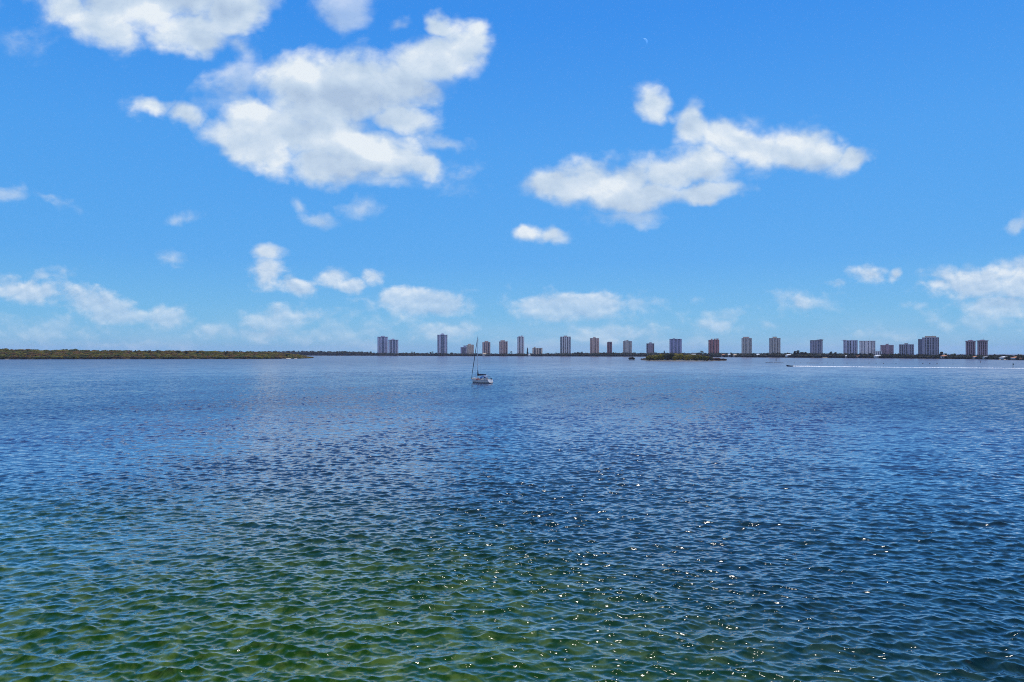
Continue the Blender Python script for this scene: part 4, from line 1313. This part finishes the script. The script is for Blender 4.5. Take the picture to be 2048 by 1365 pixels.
    for t in np.linspace(0, math.pi, 4)[:3]: wh.tube((-3.3, r*math.cos(t), dz+0.65+r*math.sin(t)), (-3.3, -r*math.cos(t), dz+0.65-r*math.sin(t)), 0.012, n=5)
    wh.tube((-3.3, 0, dz-0.1), (-3.22, 0, dz+0.65), 0.06, 0.05)
    wh.build('steering_wheel', M['steelwire'], root)
    tag(root, 'white moored sailboat with navy furled sails, alone in the middle of the water', 'sailboat')
    mw = Matrix.Translation((gx, gy, 0)) @ Matrix.Rotation(hd, 4, 'Z')
    def on(x, y, z): return tuple(mw @ Vector((x, y, z)))
    # loose gear on deck: things of their own
    def gear(name, mat, loc, rz, size, label, cat, cap=None):
        o = empty(name, on(*loc), hd+rz)
        a, b, c = size
        mb = MB(); mb.prism([(-a/2+.03, -b/2), (a/2-.03, -b/2), (a/2, -b/2+.03), (a/2, b/2-.03), (a/2-.03, b/2), (-a/2+.03, b/2), (-a/2, b/2-.03), (-a/2, -b/2+.03)], 0, c*0.86,)
        mb.build('can_body', mat, o)
        h = MB(); h.path([(-a*0.3, 0, c*0.84), (-a*0.25, 0, c), (a*0.15, 0, c), (a*0.2, 0, c*0.84)], 0.025, 6); h.build('handle', mat, o)
        MB().tube((a*0.33, 0, c*0.85), (a*0.33, 0, c*0.97), 0.045, n=8).build('spout_cap', M['black'], o)
        return tag(o, label, cat, 'fuel cans on the sailboat deck')
    gear('fuel_can', M['red'], (0.9, 1.16, dz+0.0), 0.1, (0.40, 0.22, 0.5), 'red fuel can lashed to the side deck, nearest the bow', 'fuel can')
    gear('fuel_can', M['red'], (0.3, 1.18, dz+0.0), -0.1, (0.42, 0.22, 0.46), 'red fuel can between the bow one and the orange one', 'fuel can')
    gear('fuel_can', M['orange'], (-0.35, 1.18, dz+0.0), 0.0, (0.44, 0.24, 0.5), 'orange fuel can on the side deck beside the cabin windows', 'fuel can')
    # rolled bundle on the foredeck
    mb = MB(); mb.path([(-0.75, 0, 0.2), (-0.6, 0, 0.24), (0.0, 0, 0.25), (0.6, 0, 0.23), (0.75, 0, 0.18)], [0.10, 0.22, 0.25, 0.22, 0.08], 12)
    o = mb.build('canvas_bundle', M['gel'], smooth=True); o.location = on(2.9, 0.15, dz+0.14); o.rotation_euler = (0, 0, hd+0.25)
    tag(o, 'white rolled up bundle lying on the sailboat foredeck', 'bundle')
    # horseshoe buoy on the stern rail
    mb = MB(); mb.path([(0, 0.26*math.sin(t), 0.26-0.26*math.cos(t)) for t in np.linspace(0.5, 2*math.pi-0.5, 15)], 0.075, 8)
    o = mb.build('horseshoe_buoy', M['orange'], smooth=True); o.location = on(-4.45, 1.0, dz+0.3); o.rotation_euler = (0, 0, hd+0.5)
    tag(o, 'orange horseshoe lifebuoy hung on the sailboat stern rail', 'lifebuoy')
    # outboard on the stern
    o = empty('outboard_motor', on(-4.72, -0.55, dz+0.25), hd)
    MB().prism([(-.16, -.13), (.18, -.13), (.2, .13), (-.16, .13)], 0, 0.42, [(-.10, -.09), (.15, -.09), (.16, .09), (-.10, .09)]).build('motor_cowl', M['black'], o)
    MB().box(-0.06, 0.06, -0.04, 0.04, -0.75, 0).build('shaft', M['alu'], o)
    mb = MB(); mb.tube((-0.12, 0, -0.72), (0.1, 0, -0.72), 0.05); mb.build('propeller_hub', M['black'], o)
    tag(o, 'small black outboard motor clamped to the sailboat stern', 'outboard motor')


build_sailboat()


# ------------------------------------------------------------------ speedboat and its wake
M['darkhull'] = material('dark_blue_hull_paint', (0.02, 0.03, 0.06), 0.3)
M['foam'] = material('white_foam', (0.86, 0.88, 0.90), 0.8, var=0.03, scale=2)


def small_boat(name, gx, gy, hd, L, hull_mat, label, pitch=0.0, console=True, scale=1.0, group=None):
    root = empty(name, (gx, gy, 0.12))
    root.rotation_euler = (0, pitch, hd)
    rows = hull_mesh(L, L*0.36, 0.95, 0.68, 0.62, 0.3, transom_w=0.9, rake=0.7, lift=0.0)
    V, Q = [], []
    ns, nz = len(rows)-1, len(rows[0])-1
    for sgn in (1, -1):
        b = len(V)
        for r in rows: V += [(p[0], p[1]*sgn, p[2]) for p in r]
        for i in range(ns):
            for j in range(nz):
                a = b+i*(nz+1)+j
                q = (a, a+nz+1, a+nz+2, a+1)
                Q.append(q if sgn < 0 else q[::-1])
    mesh_np('hull', np.array(V), np.array(Q), hull_mat, parent=root, smooth=True)
    n = len(rows)
    V = [(p[-1][0], p[-1][1]*0.96, p[-1][2]-0.12) for p in rows]+[(p[-1][0], -p[-1][1]*0.96, p[-1][2]-0.12) for p in rows]
    mesh_np('deck', np.array(V), np.array([(i, n+i, n+i+1, i+1) for i in range(n-1)]), M['deck'], parent=root)
    mb = MB(); pts = [tuple(p) for p in rows[0]]+[(p[0], -p[1], p[2]) for p in rows[0][::-1]]
    mb.v = pts; mb.f = [tuple(range(len(pts)))[::-1]]; mb.build('transom', hull_mat, root)
    if console:
        MB().prism([(-.1, -.4), (.6, -.35), (.6, .35), (-.1, .4)], 0.45, 1.15, [(0, -.36), (.45, -.3), (.45, .3), (0, .36)]).build('console', M['gel'], root)
        MB().prism([(.45, -.32), (.5, -.32), (.5, .32), (.45, .32)], 1.15, 1.5, [(.30, -.28), (.34, -.28), (.34, .28), (.30, .28)]).build('windscreen', M['smoked'], root)
        MB().box(-0.9, -0.4, -0.45, 0.45, 0.45, 0.85).build('seat', M['gel'], root)
    e = MB().prism([(-L/2-.35, -.18), (-L/2+.05, -.18), (-L/2+.05, .18), (-L/2-.35, .18)], 0.7, 1.15, [(-L/2-.28, -.13), (-L/2, -.13), (-L/2, .13), (-L/2-.28, .13)]).build('outboard_engine', M['black'], root)
    MB().box(-L/2-0.22, -L/2-0.08, -0.05, 0.05, -0.4, 0.7).build('engine_leg', M['black'], e)
    tag(root, label, 'boat', group)
    return root


def build_speedboat():
    bx, by = ground(1578.5, 733.4)
    ex, ey = ground(2050, 737.3)
    d = Vector((ex-bx, ey-by)).normalized()
    hd = math.atan2(-d.y, -d.x)
    small_boat('speedboat', bx, by, hd, 4.9, M['darkhull'], 'small dark speedboat heading left with a long white wake', pitch=-0.09)
    # the wake: churned foam ridges standing proud of the water behind the boat
    rg = np.random.default_rng(4)
    Lw = math.hypot(ex-bx, ey-by)+60
    perp = Vector((-d.y, d.x))
    n = 900
    def strip(off0, off1, wid0, wid1, h0, h1, seed):
        V, Q = [], []
        m = 7
        r2 = np.random.default_rng(seed)
        for i in range(n+1):
            t = (i/n)**1.25
            s = 2.4+Lw*t
            o = off0+(off1-off0)*t**0.7
            w = wid0+(wid1-wid0)*t**0.5
            h = (h0+(h1-h0)*min(1, t*3.4)**0.6)*r2.uniform(0.3, 1.35)
            for j in range(m):
                q = j/(m-1)*2-1
                jj = q*w/2+r2.normal(0, w*0.04)
                p = Vector((bx, by))+d*(s+r2.uniform(-.2, .2))+perp*(o+jj)
                V.append((p.x, p.y, -0.12+(h+0.12)*(1-q*q)*r2.uniform(0.7, 1.1)))
        for i in range(n):
            for j in range(m-1):
                a = i*m+j; Q.append((a, a+1, a+m+1, a+m))
        return np.array(V), np.array(Q)
    Vs, Qs, b = [], [], 0
    for args in ((0, 0, 1.5, 3.0, 0.72, 0.22, 1), (1.0, 3.0, 0.8, 1.2, 0.40, 0.02, 2), (-1.0, -3.0, 0.8, 1.2, 0.40, 0.02, 3)):
        V, Q = strip(*args)
        Vs.append(V); Qs.append(Q+b); b += len(V)
    o = mesh_np('wake_foam', np.vstack(Vs), np.vstack(Qs), M['foam'], smooth=True)
    tag(o, 'long straight white foam wake trailing right from the speedboat', kind='stuff')


build_speedboat()
gx, gy = ground(899.5, 714.6)
small_boat('motorboat', gx, gy, math.radians(200), 6.5, M['gel'], 'tiny white motorboat far off, below the tower with the arched crown')


# ------------------------------------------------------------------ markers and buoys
def marker(px, base, top, label, board='square', piles=1, dark=True, group='channel markers'):
    gx, gy = ground(px, base)
    H = zat(top, gy)
    root = empty('channel_marker', (gx, gy, 0))
    mat = M['black'] if dark else M['bark']
    r = 0.16 if piles == 1 else 0.13
    for i in range(piles):
        a = 2*math.pi*i/max(1, piles)
        MB().tube((0.45*math.cos(a)*(piles > 1), 0.45*math.sin(a)*(piles > 1), -1.0), (0.12*math.cos(a)*(piles > 1), 0.12*math.sin(a)*(piles > 1), H-0.1), r, r*0.9, 8).build('pile', mat, root)
    s = 0.45
    bd = MB()
    if board == 'square':
        bd.box(-s, s, -0.30, -0.24, H-1.0, H-0.1)
    else:
        bd.v += [(-s*1.1, -.30, H-1.0), (s*1.1, -.30, H-1.0), (0, -.30, H-0.05), (-s*1.1, -.24, H-1.0), (s*1.1, -.24, H-1.0), (0, -.24, H-0.05)]
        bd.f += [(0, 1, 2), (5, 4, 3), (0, 3, 4, 1), (1, 4, 5, 2), (2, 5, 3, 0)]
    bd.build('day_board', M['glass_teal'] if board == 'square' else M['w_maroon'], root)
    MB().tube((0, 0, H-0.1), (0, 0, H+0.28), 0.09, 0.07, 8).build('lamp', M['black'], root)
    tag(root, label, 'channel marker', group)


marker(2026, 735.2, 727.2, 'nearest dark channel marker on a pile, by the right edge above the wake')
marker(1552.2, 722.8, 717.4, 'dark channel marker on water below the tower with the small tan roof box', piles=3)
marker(1104.3, 718.6, 714.9, 'pale square channel marker on water left of the navy striped tower', dark=False)
marker(780, 717.2, 714.6, 'short dark channel marker on water below the blue grey twins', piles=3, board='tri')
marker(1961, 726.2, 721.8, 'thin channel marker on water below the right round topped twin', board='tri', dark=False)


def buoy(px, py, label, s=1.0):
    gx, gy = ground(px, py)
    root = empty('mooring_buoy', (gx, gy, 0))
    MB().ball((0, 0, 0.14*s), 0.46*s, 0.46*s, 0.42*s, 12, 8).build('float_ball', M['black'], root, smooth=True)
    MB().tube((0, 0, 0.5*s), (0, 0, 0.72*s), 0.06*s, n=6).build('mooring_ring', M['steelwire'], root)
    tag(root, label, 'buoy', 'dark mooring buoys beyond the wake')


for px, py, s, lab in [
    (1694, 727.0, 1.0, 'dark buoy beyond the wake below the left striped slab'),
    (1738, 727.2, .9, 'dark buoy below the right part of the pale striped slab'),
    (1752, 727.3, 1.0, 'dark buoy below the low white building, right of the slab ones'),
    (1767, 727.6, 1.15, 'dark buoy below the left edge of the mauve block'),
    (1792, 727.6, .9, 'dark buoy below the gap between the mauve and grey blue blocks'),
    (1845.6, 728.2, 1.1, 'dark buoy below the left edge of the widest dark tower, first of three'),
    (1859.5, 728.3, 1.1, 'dark buoy below the widest dark tower, middle of three'),
    (1874, 728.4, 1.1, 'dark buoy below the right edge of the widest dark tower, last of three'),
    (1906, 728.9, .8, 'faint small buoy below the gap left of the rose brown twins'),
    (1589, 726.6, .8, 'dark buoy just right of the marker beyond the speedboat'),
    (1601, 726.6, .8, 'small buoy above the start of the white wake'),
    (1644, 726.8, .9, 'dark buoy beyond the wake below the dark slanted top tower'),
    (1655, 726.8, .9, 'dark buoy right of the slanted top tower, second beyond the wake'),
    (1667, 726.9, .8, 'small buoy left of the one below the left striped slab'),
]:
    buoy(px, py, lab, s)

# strings of small dark floats on the water
def float_line(a, b, py, label):
    gx, gy = ground(a, py); hx, hy = ground(b, py+0.2)
    n = int(math.hypot(hx-gx, hy-gy)/0.9)
    mb = MB()
    mb.path([(gx+(hx-gx)*i/n, gy+(hy-gy)*i/n, 0.16+0.04*math.sin(i*1.3)) for i in range(n+1)], [0.13+0.09*(i % 2) for i in range(n+1)], 7)
    o = mb.build('float_line', M['black'])
    tag(o, label, 'float line', 'lines of dark floats')
float_line(1531, 1546, 726.0, 'thin dark line of floats below and left of the three pile marker')
float_line(1548, 1567, 726.2, 'thin dark line of floats directly below the three pile marker')
float_line(1613, 1638, 726.7, 'thin dark line of floats beyond the wake, left of the slanted top tower buoys')


# ------------------------------------------------------------------ daytime moon
def build_moon():
    D = 30000.0
    m = bpy.data.materials.new('moon_dust'); m.use_nodes = True
    t = m.node_tree; t.nodes.clear(); N = Net(t)
    tc = N.n('ShaderNodeTexCoord').outputs['Object']
    nz = N.noise(N.v('SCALE', tc, scale=1/60.0), 1.4, 4.0, 0.6).outputs[0]
    df = N.n('ShaderNodeBsdfDiffuse'); N.put(df.inputs[0], N.mix(N.smooth(nz, 0.4, 0.6), (0.34, 0.33, 0.31), (0.16, 0.16, 0.16)))
    tr = N.n('ShaderNodeBsdfTransparent')
    ad = N.n('ShaderNodeAddShader'); t.links.new(df.outputs[0], ad.inputs[0]); t.links.new(tr.outputs[0], ad.inputs[1])
    out = N.n('ShaderNodeOutputMaterial'); t.links.new(ad.outputs[0], out.inputs[0])
    mb = MB().ball((0, 0, 0), D*0.0046, nu=32, nv=20)
    Ld = Vector((0.78, 0.06, 0.60)).normalized()       # only the half the sun reaches can be seen by day
    mb.f = [f for f in mb.f if sum((Vector(mb.v[i]) for i in f), Vector()).normalized().dot(Ld) > 0.0 and sum((Vector(mb.v[i]) for i in f), Vector()).y < 0]
    o = mb.build('moon', m, smooth=True)
    o.location = (xat(1289, D), D, zat(84, D))
    tag(o, 'faint pale daytime moon high in the clear blue sky', 'moon')


build_moon()


# ------------------------------------------------------------------ the air between here and the far shore
def build_haze(density):
    m = bpy.data.materials.new('haze_air'); m.use_nodes = True
    t = m.node_tree; t.nodes.clear(); N = Net(t)
    v = N.n('ShaderNodeVolumePrincipled')
    v.inputs['Color'].default_value = (0.66, 0.72, 1.0, 1)
    v.inputs['Density'].default_value = density
    v.inputs['Anisotropy'].default_value = 0.0
    out = N.n('ShaderNodeOutputMaterial'); t.links.new(v.outputs[0], out.inputs['Volume'])
    R = 11000.0
    o = MB().box(-R, R, -R, R, -2.0, 110.0).build('haze', m)
    tag(o, 'thin blue haze lying over the lagoon', kind='stuff')


build_haze(HAZE)
